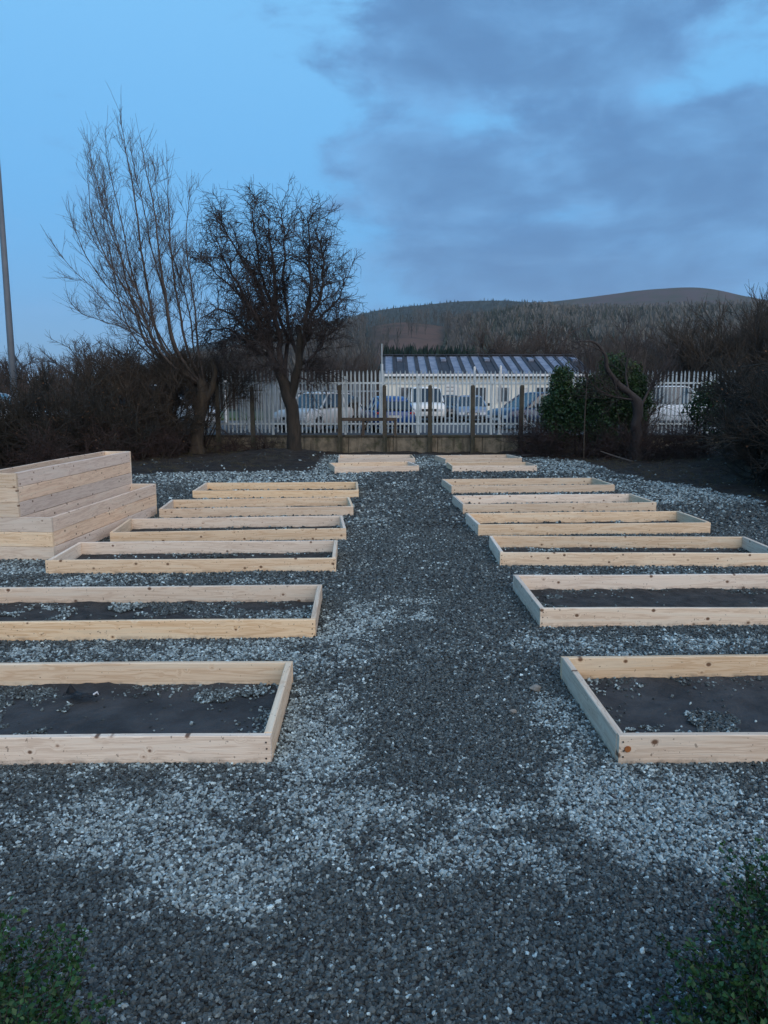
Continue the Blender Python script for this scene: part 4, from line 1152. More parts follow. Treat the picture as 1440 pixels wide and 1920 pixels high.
for side in (0, 1):
    for i in range(nsh):
        x0_ = -.3 + i * sheet_w
        for (xa, xb, mm, nm, up_) in ((0, .32, M['roof_dark'], 'roof_sheet', .0), (.32, sheet_w, M['roof_light'], 'roof_light', .02)):
            mb = MB()
            ya, za, yb, zb_ = -.35, He, BD / 2, hr
            if side: ya = BD + .35
            if side and nm == 'roof_light': mm = M['roof_dark']
            vent = (nm == 'roof_light' and not side and i % 4 == 1)
            if vent: mm = M['roof_dark']
            mb.add([(x0_ + xa, ya, za + up_), (x0_ + xb - .01, ya, za + up_), (x0_ + xb - .01, yb, zb_ + up_), (x0_ + xa, yb, zb_ + up_),
                    (x0_ + xa, ya, za + up_ - .05), (x0_ + xb - .01, ya, za + up_ - .05), (x0_ + xb - .01, yb, zb_ + up_ - .05), (x0_ + xa, yb, zb_ + up_ - .05)],
                   [(0, 1, 2, 3), (7, 6, 5, 4), (0, 4, 5, 1), (1, 5, 6, 2), (2, 6, 7, 3), (3, 7, 4, 0)])
            mb.build(nm, mm, bl)
            if vent:
                mb = MB(); k0, k1 = .66, .86
                y_a, y_b = ya + (yb - ya) * k0, ya + (yb - ya) * k1; z_a, z_b = za + (zb_ - za) * k0, za + (zb_ - za) * k1
                mb.add([(x0_ + xa + .05, y_a, z_a + .04), (x0_ + xb - .1, y_a, z_a + .04), (x0_ + xb - .1, y_b, z_b + .04), (x0_ + xa + .05, y_b, z_b + .04),
                        (x0_ + xa + .05, y_a, z_a + .22), (x0_ + xb - .1, y_a, z_a + .22), (x0_ + xb - .1, y_b, z_b + .10), (x0_ + xa + .05, y_b, z_b + .10)],
                       [(3, 2, 1, 0), (4, 5, 6, 7), (0, 1, 5, 4), (1, 2, 6, 5), (2, 3, 7, 6), (3, 0, 4, 7)])
                mb.build('roof_vent', M['roof_light'], bl)
        if not side:
            mb = MB(); xr = x0_ + sheet_w - .01
            mb.add([(xr, -.35, He + .02), (xr + .09, -.35, He + .02), (xr + .09, BD / 2, hr + .02), (xr, BD / 2, hr + .02), (xr, -.35, He + .10), (xr + .09, -.35, He + .10), (xr + .09, BD / 2, hr + .10), (xr, BD / 2, hr + .10)],
                   [(3, 2, 1, 0), (4, 5, 6, 7), (0, 1, 5, 4), (1, 2, 6, 5), (2, 3, 7, 6), (3, 0, 4, 7)])
            mb.build('roof_rib', M['roof_dark'], bl)
mb = MB(); mb.box(-.3, nsh * sheet_w - .3, BD / 2 - .2, BD / 2 + .2, hr + .06, hr + .15, .03); mb.build('ridge_cap', M['roof_dark'], bl)
for i, (xa, wd, z0_, z1_) in enumerate([(1.0, 1.1, .9, 2.1), (2.8, 1.1, .9, 2.1), (4.9, .9, 0.02, 2.05), (6.6, 1.2, .9, 2.1), (8.6, 1.0, .9, 2.1), (10.2, .8, .02, 2.05), (11.6, 1.2, .9, 2.1), (13.6, 1.2, .9, 2.1)]):
    nm = 'door' if z0_ < .5 else 'window'
    mb = MB()
    for (p, q, z_, z__) in ((xa, xa + .07, z0_, z1_), (xa + wd - .07, xa + wd, z0_, z1_), (xa + .07, xa + wd - .07, z0_, z0_ + .07), (xa + .07, xa + wd - .07, z1_ - .07, z1_), (xa + wd / 2 - .03, xa + wd / 2 + .03, z0_ + .07, z1_ - .07)):
        mb.box(p, q, -.06, -.003, z_, z__)
    fo = mb.build(nm, M['white_paint'], bl)
    mb = MB(); mb.box(xa + .07, xa + wd - .07, -.03, -.004, z0_ + .07, z1_ - .07)
    mb.build('panel' if nm == 'door' else 'pane', M['white_paint'] if nm == 'door' else M['window_glass'], fo)
# notice board
nb = at(845, 735, 52)
rt = empty('sign_board', (nb.x, 52, GP), 0, 'small white notice board beside the white van', 'sign')
for xx in (-.28, .28):
    mb = MB(); mb.tube([(xx, .03, 0), (xx, .03, nb.z - GP + .5)], .03, 8); mb.build('leg', M['galv'], rt)
mb = MB(); mb.box(-.42, .42, -.02, .0, nb.z - GP - .45, nb.z - GP + .5, .008); mb.build('panel', M['white_paint'], rt)
for k in range(3):
    mb = MB(); mb.box(-.30, .30, -.027, -.0205, nb.z - GP + .30 - k * .26, nb.z - GP + .34 - k * .26); mb.build('stripe', M['black_plastic'], rt)

# ------------------------------------------------------------------ cars (front faces local -y)
wheel_mb = MB()
def ring_xz(cx, cz, r_, x): return [(x, cx + r_ * math.cos(a), cz + r_ * math.sin(a)) for a in np.linspace(0, 2 * math.pi, 20, endpoint=False)]
wheel_mb.loft([ring_xz(0, 0, .22, -.09), ring_xz(0, 0, .30, -.10), ring_xz(0, 0, .325, -.07), ring_xz(0, 0, .325, .07), ring_xz(0, 0, .30, .10), ring_xz(0, 0, .22, .09)])
tyre_me = wheel_mb.mesh('tyre')
rim_mb = MB(); rim_mb.loft([ring_xz(0, 0, .215, -.092), ring_xz(0, 0, .20, -.098), ring_xz(0, 0, .05, -.07)]); rim_mb.loft([ring_xz(0, 0, .05, .07), ring_xz(0, 0, .20, .098), ring_xz(0, 0, .215, .092)])
for k in range(5):
    a = k * 2 * math.pi / 5
    for sx in (-1, 1):
        c, s = math.cos(a), math.sin(a)
        rim_mb.add([(sx * .101, .04 * c - .025 * s, .04 * s + .025 * c), (sx * .101, .04 * c + .025 * s, .04 * s - .025 * c), (sx * .101, .2 * c + .02 * s, .2 * s - .02 * c), (sx * .101, .2 * c - .02 * s, .2 * s + .02 * c)], [(0, 1, 2, 3)])
rim_me = rim_mb.mesh('rim')
def car(label, loc, rz, colr, kind='hatch', cat='car', scale=1.0):
    rt = empty('parked_car' if kind != 'van' else 'parked_van', loc, rz, label, cat, 'vehicles parked behind the palisade fence')
    pm_ = paint('car_paint', colr)
    if kind == 'van':   # people carrier van
        Ln, Wd, Ht, hood, belt = 4.8, 1.90, 1.93, 1.12, 1.10
        st = [(-2.40, .42, .78, .80), (-2.32, .28, .95, .90), (-2.0, .24, 1.06, .95), (-1.55, .24, hood, .95), (-.8, .24, belt, .95), (2.2, .24, belt, .95), (2.36, .26, belt, .92), (2.40, .40, .9, .88)]
        gh = [(-1.62, .88, hood - .02, hood, .86), (-.95, .90, hood, Ht - .06, .78), (-.6, .90, belt, Ht, .76), (2.1, .90, belt, Ht, .76), (2.32, .88, belt, Ht - .12, .74), (2.36, .86, belt, belt + .02, .86)]
    elif kind == 'suv':
        Ln, Wd, Ht, hood, belt = 4.5, 1.84, 1.62, .98, 1.02
        st = [(-2.25, .40, .66, .78), (-2.15, .26, .84, .88), (-1.8, .24, .93, .92), (-1.2, .24, hood, .92), (-.5, .24, belt, .92), (1.8, .24, belt + .02, .92), (2.15, .28, belt, .90), (2.25, .40, .85, .84)]
        gh = [(-1.25, .86, hood - .02, hood, .84), (-.45, .87, belt, Ht - .06, .68), (-.1, .87, belt, Ht, .66), (1.5, .87, belt, Ht - .03, .66), (1.95, .85, belt, Ht - .16, .64), (2.18, .82, belt, belt + .02, .82)]
    else:
        Ln, Wd, Ht, hood, belt = 4.1, 1.74, 1.46, .90, .92
        st = [(-2.05, .36, .58, .72), (-1.95, .22, .74, .82), (-1.6, .20, .84, .87), (-1.05, .20, hood, .87), (-.4, .20, belt, .87), (1.5, .20, belt + .03, .87), (1.92, .24, belt, .85), (2.05, .36, .78, .80)]
        gh = [(-1.15, .80, hood - .02, hood, .80), (-.35, .82, belt, Ht - .07, .62), (.0, .82, belt, Ht, .60), (1.2, .82, belt, Ht - .03, .60), (1.65, .80, belt, Ht - .18, .60), (2.0, .76, belt, belt + .02, .76)]
    def bring(y, zl, zt, hw):
        m_ = (zl + zt) / 2
        return [(-hw * .86, y, zl), (hw * .86, y, zl), (hw * .98, y, zl + .12), (hw, y, m_), (hw * .985, y, zt - .12), (hw * .90, y, zt - .02), (hw * .6, y, zt), (0, y, zt + .012), (-hw * .6, y, zt), (-hw * .90, y, zt - .02), (-hw * .985, y, zt - .12), (-hw, y, m_), (-hw * .98, y, zl + .12)]
    mb = MB(); mb.loft([bring(*q) for q in st]); mb.build('body', pm_, rt, True)
    mb = MB(); mb.loft([[(-hb, y, zb), (hb, y, zb), (ht_ + .03, y, zt - .05 if zt - zb > .1 else zt), (ht_ * .8, y, zt), (-ht_ * .8, y, zt), (-ht_ - .03, y, zt - .05 if zt - zb > .1 else zt)] for y, hb, zb, zt, ht_ in gh])
    mb.build('window', M['glass'], rt)
    # roof skin and pillars
    g1, g2, g3, g4 = gh[1], gh[2], gh[3], gh[4]
    mb = MB(); mb.loft([[(-q[4] - .005, q[0], q[3] - .03), (q[4] + .005, q[0], q[3] - .03), (q[4] * .85, q[0], q[3] + .02), (0, q[0], q[3] + .035), (-q[4] * .85, q[0], q[3] + .02)] for q in (g1, g2, g3, g4)])
    mb.build('roof', pm_, rt, True)
    mb = MB()
    for s_ in (-1, 1):
        for (qa, qb) in ((gh[0], g1), (gh[5], g4)):
            mb.tube([(s_ * (qa[1] + .005), qa[0], qa[3]), (s_ * (qb[4] + .02), qb[0], qb[3] - .04)], .038, 6)
        ym = (g2[0] + g3[0]) / 2
        mb.tube([(s_ * (g2[1] + .005), ym, belt), (s_ * (g2[4] + .03), ym + .05, Ht - .05)], .035, 6)
    mb.build('pillar', pm_, rt)
    wr = .325 if kind != 'van' else .34
    for y_ in (st[0][0] + .82, st[-1][0] - .78):
        for s_ in (-1, 1):
            mb = MB(); hw = Wd / 2 + .002
            arc = [(y_ + .38 * math.cos(a), .30 + .38 * math.sin(a)) for a in np.linspace(0, math.pi, 10)]
            mb.add([(s_ * hw, p, q) for p, q in arc] + [(s_ * hw, y_, .25)] , [tuple(range(11)) if s_ > 0 else tuple(reversed(range(11)))])
            mb.build('wheel_arch', M['black_plastic'], rt)
            wo_ = link_mesh('wheel', tyre_me, M['tyre'], rt); wo_.location = (s_ * (Wd / 2 - .085), y_, wr); wo_.scale = (1, wr / .325, wr / .325)
            link_mesh('rim', rim_me, M['rim'], wo_)
    yf, yr = st[0][0], st[-1][0]
    zt = st[0][2]
    mb = MB(); mb.box(-.42, .42, yf - .025, yf + .02, zt - .16, zt - .02, .012); mb.build('grille', M['black_plastic'], rt)
    mb = MB(); mb.box(-.72, .72, yf - .03, yf + .06, .24, .37, .02); mb.build('bumper', M['black_plastic'], rt)
    mb = MB(); mb.box(-.26, .26, yf - .040, yf - .031, .42, .53, .003); mb.build('number_plate', M['plate'], rt)
    mb = MB(); mb.box(-.26, .26, yr + .030, yr + .040, .60, .71, .003); mb.build('number_plate', M['plate'], rt)
    mb = MB(); mb.box(-.70, .70, yr - .05, yr + .03, .28, .42, .02); mb.build('bumper', M['black_plastic'], rt)
    hwf = st[0][3]
    for s_ in (-1, 1):
        mb = MB(); cx_ = s_ * (hwf - .17)
        mb.box(cx_ - .17, cx_ + .17, yf - .02, yf + .14, zt - .17, zt - .01, .03); mb.build('headlight', M['clear_lamp'], rt)
        mb = MB(); cx_ = s_ * (st[-1][3] - .09)
        mb.box(cx_ - .10, cx_ + .10, yr - .10, yr + .022, .74, st[-1][2] + .06, .03); mb.build('tail_light', M['red_lamp'], rt)
        mb = MB(); mb.box(s_ * (Wd / 2 + .10) - .09, s_ * (Wd / 2 + .10) + .09, gh[0][0] + .45, gh[0][0] + .55, belt - .02, belt + .14, .03); mb.build('mirror', M['black_plastic'], rt)
    mb = MB(); mb.box(-.30, .30, st[-1][0] - .09, st[-1][0] - .0, Ht - .2, Ht - .17); mb.build('spoiler', pm_, rt)
    return rt
p = at(597, 800, 32.6); car('silver car behind the fence, just right of the twisted tree trunk', (p.x, 33.2, GP), R(-28), (.55, .56, .55), 'suv')
p = at(727, 800, 32.6); car('bright blue hatchback parked tail to the fence with red rear light', (p.x, 33.4, GP), R(188), (.006, .055, .22), 'hatch')
p = at(799, 790, 42.5); car('white van parked nose to the fence in the middle of the car park', (p.x, 44.6, GP), R(3), (.74, .76, .74), 'van', 'van')
p = at(848, 790, 44); car('black car mostly hidden between the white van and the pale blue car', (p.x, 47.0, GP), R(4), (.02, .025, .035), 'hatch')
p = at(888, 790, 42.5); car('pale blue-grey car parked nose to the fence right of the white van', (p.x, 44.3, GP), R(-3), (.14, .20, .29), 'hatch')
p = at(990, 800, 35); car('dark blue car beside the ivy bush, turned side-on', (p.x + .4, 35.2, GP), R(-62), (.015, .035, .085), 'suv')
car('white van glimpsed through the gaps of the left hedge', (-9.6, 33.2, GP), R(80), (.72, .74, .74), 'van', 'van')
car('pale grey car glimpsed behind the far left of the hedge', (-17.0, 33.6, GP), R(95), (.45, .5, .55), 'suv')
car('white car hidden behind the hedge between the two others', (-14.0, 38.6, GP), R(20), (.7, .72, .74), 'hatch')
car('white van filling the gap between the ivy column and the right thicket', (14.1, 38.5, GP), R(70), (.72, .75, .77), 'van', 'van')
# big bin
p = at(645, 790, 34.6)
rt = empty('wheeled_bin', (p.x, 34.4, GP), R(3), 'large dark four-wheeled waste bin between the silver and blue cars', 'bin')
mb = MB(); mb.loft([[(-.56, -.42, .22), (.56, -.42, .22), (.56, .42, .22), (-.56, .42, .22)], [(-.66, -.5, 1.15), (.66, -.5, 1.15), (.66, .5, 1.15), (-.66, .5, 1.15)]]); mb.build('tub', M['bin'], rt)
mb = MB(); mb.box(-.70, .70, -.55, .55, 1.152, 1.20, .015); mb.build('rim', M['bin'], rt)
mb = MB(); mb.loft([[(-.68, -.53, 1.202), (.68, -.53, 1.202), (.68, .1, 1.40), (.68, .53, 1.40), (-.68, .53, 1.40), (-.68, .1, 1.40)], [(-.68, -.50, 1.235), (.68, -.50, 1.235), (.68, .1, 1.43), (.68, .5, 1.43), (-.68, .5, 1.43), (-.68, .1, 1.43)]]); mb.build('lid', M['bin'], rt)
for xx in (-.45, .45):
    for yy in (-.33, .33):
        mb = MB(); mb.tube([(xx - .03, yy, .1), (xx + .03, yy, .1)], .1, 12); mb.build('wheel', M['tyre'], rt)

# ------------------------------------------------------------------ hills
ridge_px = [(-400, 735), (0, 725), (200, 705), (330, 662), (380, 645), (460, 629), (593, 607), (655, 595), (700, 583), (760, 575), (860, 565), (940, 563), (1010, 568), (1100, 558), (1200, 544), (1290, 538), (1340, 542), (1400, 556), (1500, 572), (1800, 600)]
mid_px = [(-400, 738), (0, 730), (200, 715), (380, 672), (593, 640), (655, 610), (700, 596), (750, 588), (800, 590), (860, 598), (900, 592), (1000, 578), (1060, 586), (1100, 588), (1200, 587), (1300, 588), (1400, 584), (1500, 582), (1800, 592)]
def profile(pp):
    A = [azel(*q) for q in pp]
    return np.array([a[0] for a in A]), np.array([a[1] for a in A])
ra, re_ = profile(ridge_px); ma, me_ = profile([(a, b + 22) for a, b in mid_px])
azs = np.linspace(-.75, .75, 420)
e2 = np.interp(azs, ra, re_); e1 = np.interp(azs, ma, me_)
k_ = np.ones(9) / 9
e2 = np.convolve(np.pad(e2, 4, 'edge'), k_, 'valid'); e1 = np.convolve(np.pad(e1, 4, 'edge'), k_, 'valid')
dist = np.concatenate([np.linspace(70, 250, 10), np.linspace(280, 700, 30), np.linspace(740, 1600, 40), np.linspace(1700, 2600, 6)])
A2, D2 = np.meshgrid(azs, dist)
zm = CAM_H + 700 * np.tan(e1); zr = CAM_H + 1600 * np.tan(e2)
def hprof(d):
    a = sstep(d, 150, 700) ** 1.25
    lowz = GP - .3
    z1 = lowz + (zm[None] - lowz) * a
    c = (d - 700) / 900
    z2 = zm[None] + (zr[None] - zm[None]) * np.clip(c, 0, 1) ** 1.5 - 6 * np.sin(np.clip(c, 0, 1) * np.pi)
    z3 = zr[None] - 60 * ((d - 1600) / 1000)
    return np.where(d < 700, z1, np.where(d < 1600, z2, z3))
Z2 = hprof(D2)
X2 = D2 * np.sin(A2); Y2 = D2 * np.cos(A2)
Z2 = Z2 + (fbm(X2, Y2, .01, 4) - .5) * 5 * sstep(D2, 200, 500) * (1 - .75 * sstep(np.abs(D2 - 1600), 300, 0))
ix = np.arange(X2.size).reshape(X2.shape); fq = np.stack([ix[:-1, :-1], ix[:-1, 1:], ix[1:, 1:], ix[1:, :-1]], -1).reshape(-1, 4)
# cover: 0 conifer, 1 moor
pxA = 720 + FOC * np.tan(A2)
moor = sstep(pxA, 1010, 1060) * sstep(D2, 720, 800)
clearing = np.exp(-((pxA - 765) / 75) ** 2) * sstep(D2, 300, 380) * (1 - sstep(D2, 700, 720))
hme = np_mesh('hills', np.stack([X2, Y2, Z2], -1).reshape(-1, 3), fq, np.clip(moor, 0, 1).ravel())
a_ = hme.attributes.new('clearing', 'FLOAT', 'POINT'); a_.data.foreach_set('value', clearing.ravel().astype(np.float32))
m, t, b = mat('hillside')
co = t.n('ShaderNodeTexCoord').outputs['Object']
mo = t.n('ShaderNodeAttribute', attribute_name='tone').outputs['Fac']; cl_ = t.n('ShaderNodeAttribute', attribute_name='clearing').outputs['Fac']
nn = t.noise(co, .02, 6, .65); nf = t.noise(co, .16, 4, .7)
con = t.mix(t.step(nf, .35, .7), (.020, .032, .030), (.040, .052, .045))
moorc = t.mix(t.step(nn, .4, .62), (.085, .062, .062), (.055, .060, .045))
brown = t.mix(t.step(nn, .42, .6), (.115, .078, .066), (.065, .055, .048))
c = t.mix(mo, con, moorc)
c = t.mix(t.step(t.m('ADD', cl_, t.m('MULTIPLY', t.m('SUBTRACT', nn, .5), .8)), .35, .6), c, brown)
t.put(b.inputs['Base Color'], c); b.inputs['Roughness'].default_value = 1.0; b.inputs['Specular IOR Level'].default_value = 0.0
o = link_mesh('hills', hme, m, smooth=True); o['kind'] = 'structure'
mb = MB(); mb.add([(-2600, 60, GP - .5), (2600, 60, GP - .5), (2600, 4000, GP - .5), (-2600, 4000, GP - .5)], [(0, 1, 2, 3)])
mb.add([(-2600, -2000, -.6), (2600, -2000, -.6), (2600, 60, -.6), (-2600, 60, -.6)], [(0, 1, 2, 3)])
o = mb.build('land', M['grass']); o['kind'] = 'structure'

# forest: slim trees as leafy spikes and bare birches, instanced from points
def forest(name, label, n, az0, az1, d0, d1, h0, h1, colr, seed, bare, cond=None):
    r = np.random.default_rng(seed)
    a = r.uniform(az0, az1, n); d = r.uniform(d0, d1, n)
    x, y = d * np.sin(a), d * np.cos(a)
    e_ = np.interp(a, azs, zm)
    lowz = GP - .3
    q = sstep(d, 150, 700) ** 1.25
    z_mid = lowz + (e_ - lowz) * q
    zr_ = np.interp(a, azs, zr); c = np.clip((d - 700) / 900, 0, 1)
    z = np.where(d < 700, z_mid, e_ + (zr_ - e_) * c ** 1.5 - 6 * np.sin(c * np.pi))
    z = z + (fbm(x, y, .01, 4) - .5) * 5 * sstep(d, 200, 500) * (1 - .75 * sstep(np.abs(d - 1600), 300, 0))
    px = 720 + FOC * np.tan(a)
    k = r.random(n) < (cond(px, d, x, y) if cond else 1)
    x, y, z, d = x[k], y[k], z[k], d[k]
    m_ = len(x); h = r.uniform(h0, h1, m_)
    V = []; F = []; nvert = 0
    # each tree: three crossed ragged blades round a stem, 5 levels
    lv = 5
    tn = np.repeat(r.random(m_), 0)
    tones = r.random(m_)
    allv, allf, allt = [], [], []
    blades = 4
    for bl_ in range(blades):
        th = r.uniform(0, 6.28, m_)
        for s_ in range(lv):
            z0 = h * (s_ / lv * .85 + .10); z1 = z0 + h * (.34 if not bare else .42)
            rad = h * ((.20 * (1 - s_ / lv) + .05) if not bare else (.16 * math.sin((s_ + 1) / lv * 2.4) + .03)) * r.uniform(.6, 1.3, m_)
            th2 = th + s_ * 2.1 + r.normal(0, .5, m_)
            cx, sy = np.cos(th2), np.sin(th2)
            if bare:
                p0 = np.stack([x, y, z + z0], 1); p1 = np.stack([x + cx * rad, y + sy * rad, z + z1], 1); p2 = p1 + np.stack([-sy * h * .035, cx * h * .035, -h * .06], 1)
            else:
                p0 = np.stack([x, y, z + z1], 1); p1 = np.stack([x + cx * rad - sy * rad * .5, y + sy * rad + cx * rad * .5, z + z0], 1); p2 = np.stack([x + cx * rad + sy * rad * .5, y + sy * rad - cx * rad * .5, z + z0], 1)
            allv.append(np.stack([p0, p1, p2], 1)); allt.append(np.repeat(tones, 3))
    # trunk sliver
    wd = h * (.012 if bare else .010)
    p0 = np.stack([x - wd, y, z], 1); p1 = np.stack([x + wd, y, z], 1); p2 = np.stack([x, y, z + h * .95], 1)
    allv.append(np.stack([p0, p1, p2], 1)); allt.append(np.repeat(tones, 3))
    V = np.concatenate([q.reshape(-1, 3) for q in allv]); F = np.arange(len(V)).reshape(-1, 3)
    me = np_mesh(name, V, F, np.concatenate(allt))
    mm, t, b = mat(name + '_mat')
    f_ = t.n('ShaderNodeAttribute', attribute_name='tone').outputs['Fac']
    t.put(b.inputs['Base Color'], t.mix(f_, colr[0], colr[1])); b.inputs['Roughness'].default_value = 1; b.inputs['Specular IOR Level'].default_value = 0
    o = link_mesh(name, me, mm); tag(o, label, 'forest', kind='stuff')
forest('conifer_forest', 'dark conifer forest covering the long ridge on the left of the hill', 7000, -.25, .26, 760, 1590, 4, 7.5, ((.014, .026, .022), (.032, .046, .036)), 81, False,
       lambda px, d, x, y: np.where(px > 1010, .25 * (d < 900), 1.0))
forest('birch_forest', 'pale bare birch forest on the slope below the rounded hilltop', 6500, .08, .62, 260, 700, 8, 12, ((.085, .085, .075), (.19, .185, .165)), 82, True,
       lambda px, d, x, y: sstep(px, 860, 1000) * (fbm(x, y, .02, 3) > .36))
forest('larch_forest', 'grey-green mixed forest between the birches on the hillside', 4600, .02, .62, 240, 700, 8, 11.5, ((.030, .044, .038), (.062, .072, .056)), 83, False,
       lambda px, d, x, y: sstep(px, 830, 960))
forest('scattered_wood', 'grey bare trees scattered over the brown clearing left of centre', 2200, -.24, .14, 230, 690, 7, 12, ((.06, .058, .052), (.12, .115, .105)), 84, True,
       lambda px, d, x, y: np.where(np.abs(px - 760) < 75, .22 * (fbm(x, y, .015, 3) > .5), 1.0) * (px < 900))
forest('conifer_plantation', 'small dark conifer block just behind the low building roof', 700, .0, .115, 150, 185, 8, 10.5, ((.014, .028, .024), (.026, .042, .034)), 85, False)

# bare trees standing beyond the car park
def far_tree_mesh(seed, n3=1500):
    r = np.random.default_rng(seed)
    st = np.zeros((1, 3)); tr_ = grow(st, np.array([[0, 0, 1.]]), np.array([3.6]), 6, .04, .02, r)
    trr = taper(np.array([.30]), np.array([.22]), 6)
    nl = 12
    s, d, rr, t, pi = spawn(tr_, trr, nl, .45, 1, 38, r, (0, 0, .3))
    l1 = grow(s, d, r.uniform(4.5, 6.6, nl), 9, .07, .04, r); l1r = taper(np.full(nl, .16), np.full(nl, .03), 9)
    n2 = 150
    s, d, rr, t, pi = spawn(l1, l1r, n2, .2, 1, 42, r, (0, 0, .1))
    l2 = grow(s, d, r.uniform(1.4, 3.0, n2), 7, .10, .03, r); l2r = taper(np.full(n2, .045), np.full(n2, .022), 7)
    s, d, rr, t, pi = spawn(l2, l2r, n3, .1, 1, 42, r, (0, 0, .08))
    l3 = grow(s, d, r.uniform(.6, 1.5, n3), 4, .12, .03, r); l3r = taper(np.full(n3, .022), np.full(n3, .012), 4)
    v, f = tubes(tr_, trr, 8)
    v2, f2 = join_np([tubes(l1, l1r, 5), tubes(l2, l2r, 3), tubes(l3, l3r, 3)])
    H = v2[:, 2].max()
    return np_mesh('trunk', v, f), np_mesh('crown', v2, f2), H
variants = [far_tree_mesh(91), far_tree_mesh(92), far_tree_mesh(93)]
for me in variants:
    me[0].materials.append(M['bark_dark']); me[1].materials.append(M['twig_far'])
FAR = [(930, 598, 85, 1.15, 0, 'broad bare tree above the building roof, darker one of two'), (1030, 582, 90, 1.1, 1, 'tall bare brown tree above the right half of the roof'),
       (1120, 600, 80, .9, 2, 'bare tree right of the low building, behind the hooked limb'), (1190, 596, 84, 1.0, 0, 'bare tree behind the grey upright twigs'),
       (1255, 585, 78, 1.0, 1, 'bare tree over the gap in the fence on the right'), (1330, 590, 92, 1.1, 2, 'bare tree behind the tall brown scrub'), (1420, 575, 85, 1.1, 0, 'bare tree at the far right edge behind the scrub'),
       (170, 617, 75, 1.2, 1, 'bare rounded tree above the left hedge, right of the tall pole'), (225, 628, 78, 1.0, 2, 'smaller bare tree behind the left hedge top'), (28, 640, 76, 1.0, 0, 'bare tree at the foot of the tall pole, left edge'),
       (95, 655, 90, 1.0, 1, 'low bare tree in the dip of the left skyline'), (-60, 640, 80, 1.2, 2, 'bare tree just outside the left edge'), (300, 640, 84, 1.1, 0, 'bare tree behind the slender stems'),
       (395, 640, 82, 1.1, 1, 'bare tree showing between the two near trees'), (455, 655, 86, 1.2, 2, 'bare tree low behind the twisted tree'), (640, 640, 95, 1.1, 0, 'bare tree just right of the twisted tree crown'), (690, 655, 88, .9, 1, 'low bare tree beside the thin mast'), (600, 650, 80, 1.0, 2, 'bare tree behind the right side of the twisted tree')]
for i, (px, py, Y_, ws, vi, lab) in enumerate(FAR):
    tpz = at(px, py, Y_)
    g0 = GP - .4
    rt = empty('bare_tree', (tpz.x, Y_, g0), r.uniform(0, 6), lab, 'tree', 'bare trees beyond the car park')
    s_ = (tpz.z - g0) / variants[vi][2]
    for me, nm in ((variants[vi][0], 'trunk'), (variants[vi][1], 'crown')):
        o = bpy.data.objects.new(nm, me); col.objects.link(o); o.parent = rt
    rt.scale = (s_ * ws, s_ * ws, s_)
# distant scrub line behind everything at the valley floor
r = np.random.default_rng(95)
nS = 4500
a = r.uniform(-.62, .62, nS); d_ = r.uniform(95, 135, nS)
base = np.stack([d_ * np.sin(a), d_ * np.cos(a), np.full(nS, .2)], 1)
dr = r.normal(0, .32, (nS, 3)); dr[:, 2] = 1
hl = 3.0 + 3.5 * fbm(base[:, 0], base[:, 1], .08, 3) * r.uniform(.5, 1.2, nS)
l_ = grow(base, dr, hl, 2, .12, .0, r)
v, f = tubes(l_, taper(np.full(nS, .12), np.full(nS, .04), 2), 3)
o = link_mesh('scrub_belt', np_mesh('scrub_belt', v, f), M['twig_far']); tag(o, 'dark belt of bare scrub at the foot of the hills', 'scrub', kind='stuff')

# ------------------------------------------------------------------ air
mb = MB(); mb.box(-2800, 2800, -2100, 4100, -2.0, 420)
hm = bpy.data.materials.new('haze'); hm.use_nodes = True; hm.node_tree.nodes.clear()
pv = hm.node_tree.nodes.new('ShaderNodeVolumePrincipled'); pv.inputs['Density'].default_value = 0.00013; pv.inputs['Color'].default_value = (.80, .92, 1, 1); pv.inputs['Anisotropy'].default_value = 0.0
ho = hm.node_tree.nodes.new('ShaderNodeOutputMaterial'); hm.node_tree.links.new(pv.outputs[0], ho.inputs['Volume'])
tag(mb.build('haze', hm), 'thin blue evening haze over the valley', 'haze', kind='stuff')

# ------------------------------------------------------------------ small things on the ground
# black plastic scrap in the nearest left bed
q = on_ground(152, 1308, .03)
rt = empty('plastic_scrap', (q[0], q[1], .03), R(-12), 'crumpled black plastic scrap on the soil in the nearest left bed', 'scrap')
r = np.random.default_rng(3)
mb = MB(); nu, nv = 9, 6
vs = [((i / (nu - 1) - .5) * .26, (j / (nv - 1) - .5) * .07 + .01 * math.sin(i), .012 + .016 * abs(math.sin(i * 1.3 + j)) + r.uniform(0, .01) + (.055 if i == 1 and j > 2 else 0)) for j in range(nv) for i in range(nu)]
mb.add(vs, [(j * nu + i, j * nu + i + 1, (j + 1) * nu + i + 1, (j + 1) * nu + i) for j in range(nv - 1) for i in range(nu - 1)])
o = mb.build('sheet', M['black_plastic'], rt)
sdm = o.modifiers.new('thick', 'SOLIDIFY'); sdm.thickness = .003
mb = MB(); mb.tube([(.10, 0, .03), (.12, .02, .045), (.135, .01, .03)], [.008, .007, .003], 6); mb.build('tab', M['clear_lamp'], rt)
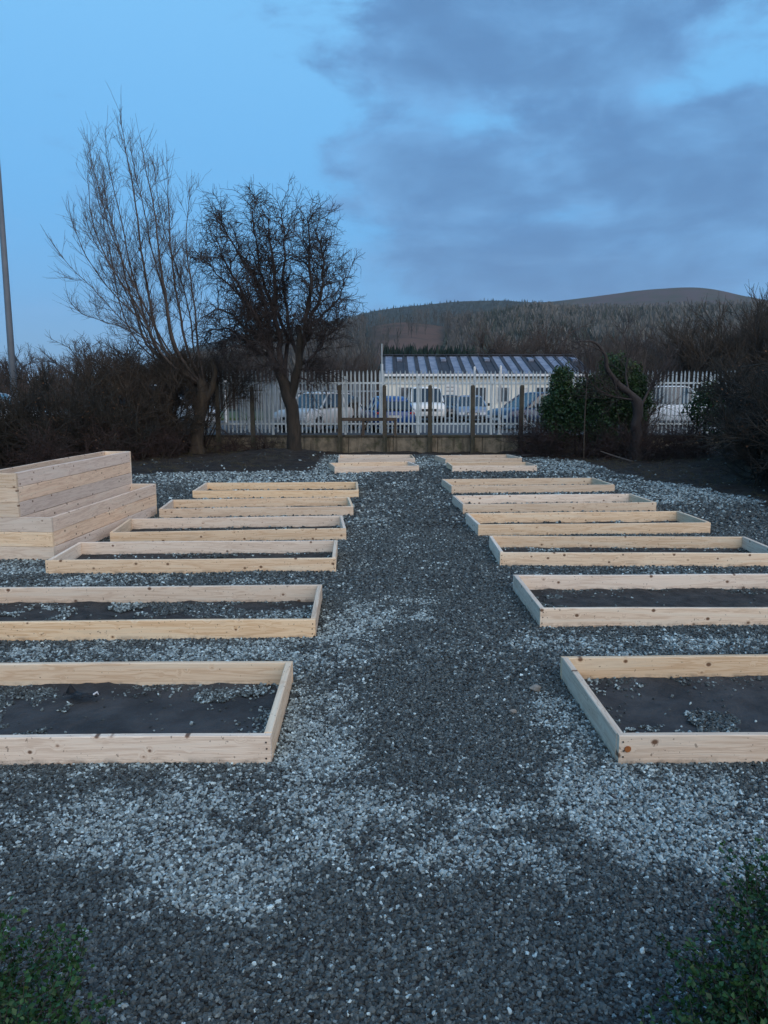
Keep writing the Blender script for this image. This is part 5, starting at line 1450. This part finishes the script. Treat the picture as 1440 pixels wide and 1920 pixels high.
# two larger stones
def rock(px, py, s, lab):
    q = on_ground(px, py, .02); r = np.random.default_rng(int(px))
    import bmesh
    bm = bmesh.new(); bmesh.ops.create_icosphere(bm, subdivisions=3, radius=1)
    ph = r.random(6) * 6
    for v in bm.verts:
        c = v.co; k = 1 + .14 * math.sin(c.x * 3 + ph[0]) + .12 * math.sin(c.y * 4 + ph[1]) + .1 * math.sin(c.z * 5 + c.x * 3 + ph[2])
        v.co = Vector((c.x * s * 1.2, c.y * s * .85, c.z * s * .62)) * k
    me = bpy.data.meshes.new('cobble'); bm.to_mesh(me); bm.free()
    o = link_mesh('cobble', me, M['stone'], None, True); o.location = (q[0], q[1], .02); tag(o, lab, 'stone')
rock(1003, 1291, .038, 'fist-sized pale cobble on the gravel left of the nearest right bed')
rock(962, 1334, .024, 'smaller pale cobble on the gravel below the bigger one')
# black pipe along the wall foot
p0, p1 = on_ground(978, 856, .05), on_ground(1068, 857, .05)
mb = MB(); mb.tube([(p0[0], p0[1] + .2, .06), ((p0[0] + p1[0]) / 2, p0[1] + .25, .07), (p1[0], p1[1] + .1, .05)], .045, 8)
tag(mb.build('pipe', M['black_plastic']), 'black plastic pipe lying at the wall foot behind the far right beds', 'pipe')
# fallen branch
q0, q1 = at(1126, 846, 25.2), at(1186, 873, 24.2)
mb = MB(); mb.tube([tuple(q0), ((q0.x + q1.x) / 2, 24.8, (q0.z + q1.z) / 2 + .05), (q1.x, q1.y, .08)], [.018, .025, .032], 6)
tag(mb.build('fallen_branch', M['twig_pale']), 'thin pale fallen branch leaning in the brambles left of the gnarled trunk', 'branch')
# dead grass, twigs and litter over the soil plots
r = np.random.default_rng(77)
nG = 5500
x = np.concatenate([r.uniform(3.5, 13, nG), r.uniform(-10, -2.2, nG // 2)]); y = np.concatenate([r.uniform(14, 28.3, nG), r.uniform(20.5, 28.3, nG // 2)])
S_, a__, b__ = soil_at(x, y); k = (S_ > .8) & (fbm(x, y, 1.2, 3) > np.where(x < 0, .52, .40)); x, y = x[k], y[k]
st = np.stack([x, y, height_at(x, y)], 1); dr = r.normal(0, .8, (len(x), 3)); dr[:, 2] = .55
l_ = grow(st, dr, r.uniform(.08, .26, len(x)), 3, .2, -.15, r)
v, f = tubes(l_, taper(np.full(len(x), .006), np.full(len(x), .002), 3), 3)
o = link_mesh('dead_grass', np_mesh('dead_grass', v, f), simple('dead_grass', (.085, .075, .040), (.05, .05, .028), 1.5, .9)); tag(o, 'short dead grass and litter on the dark soil', 'grass', kind='stuff')
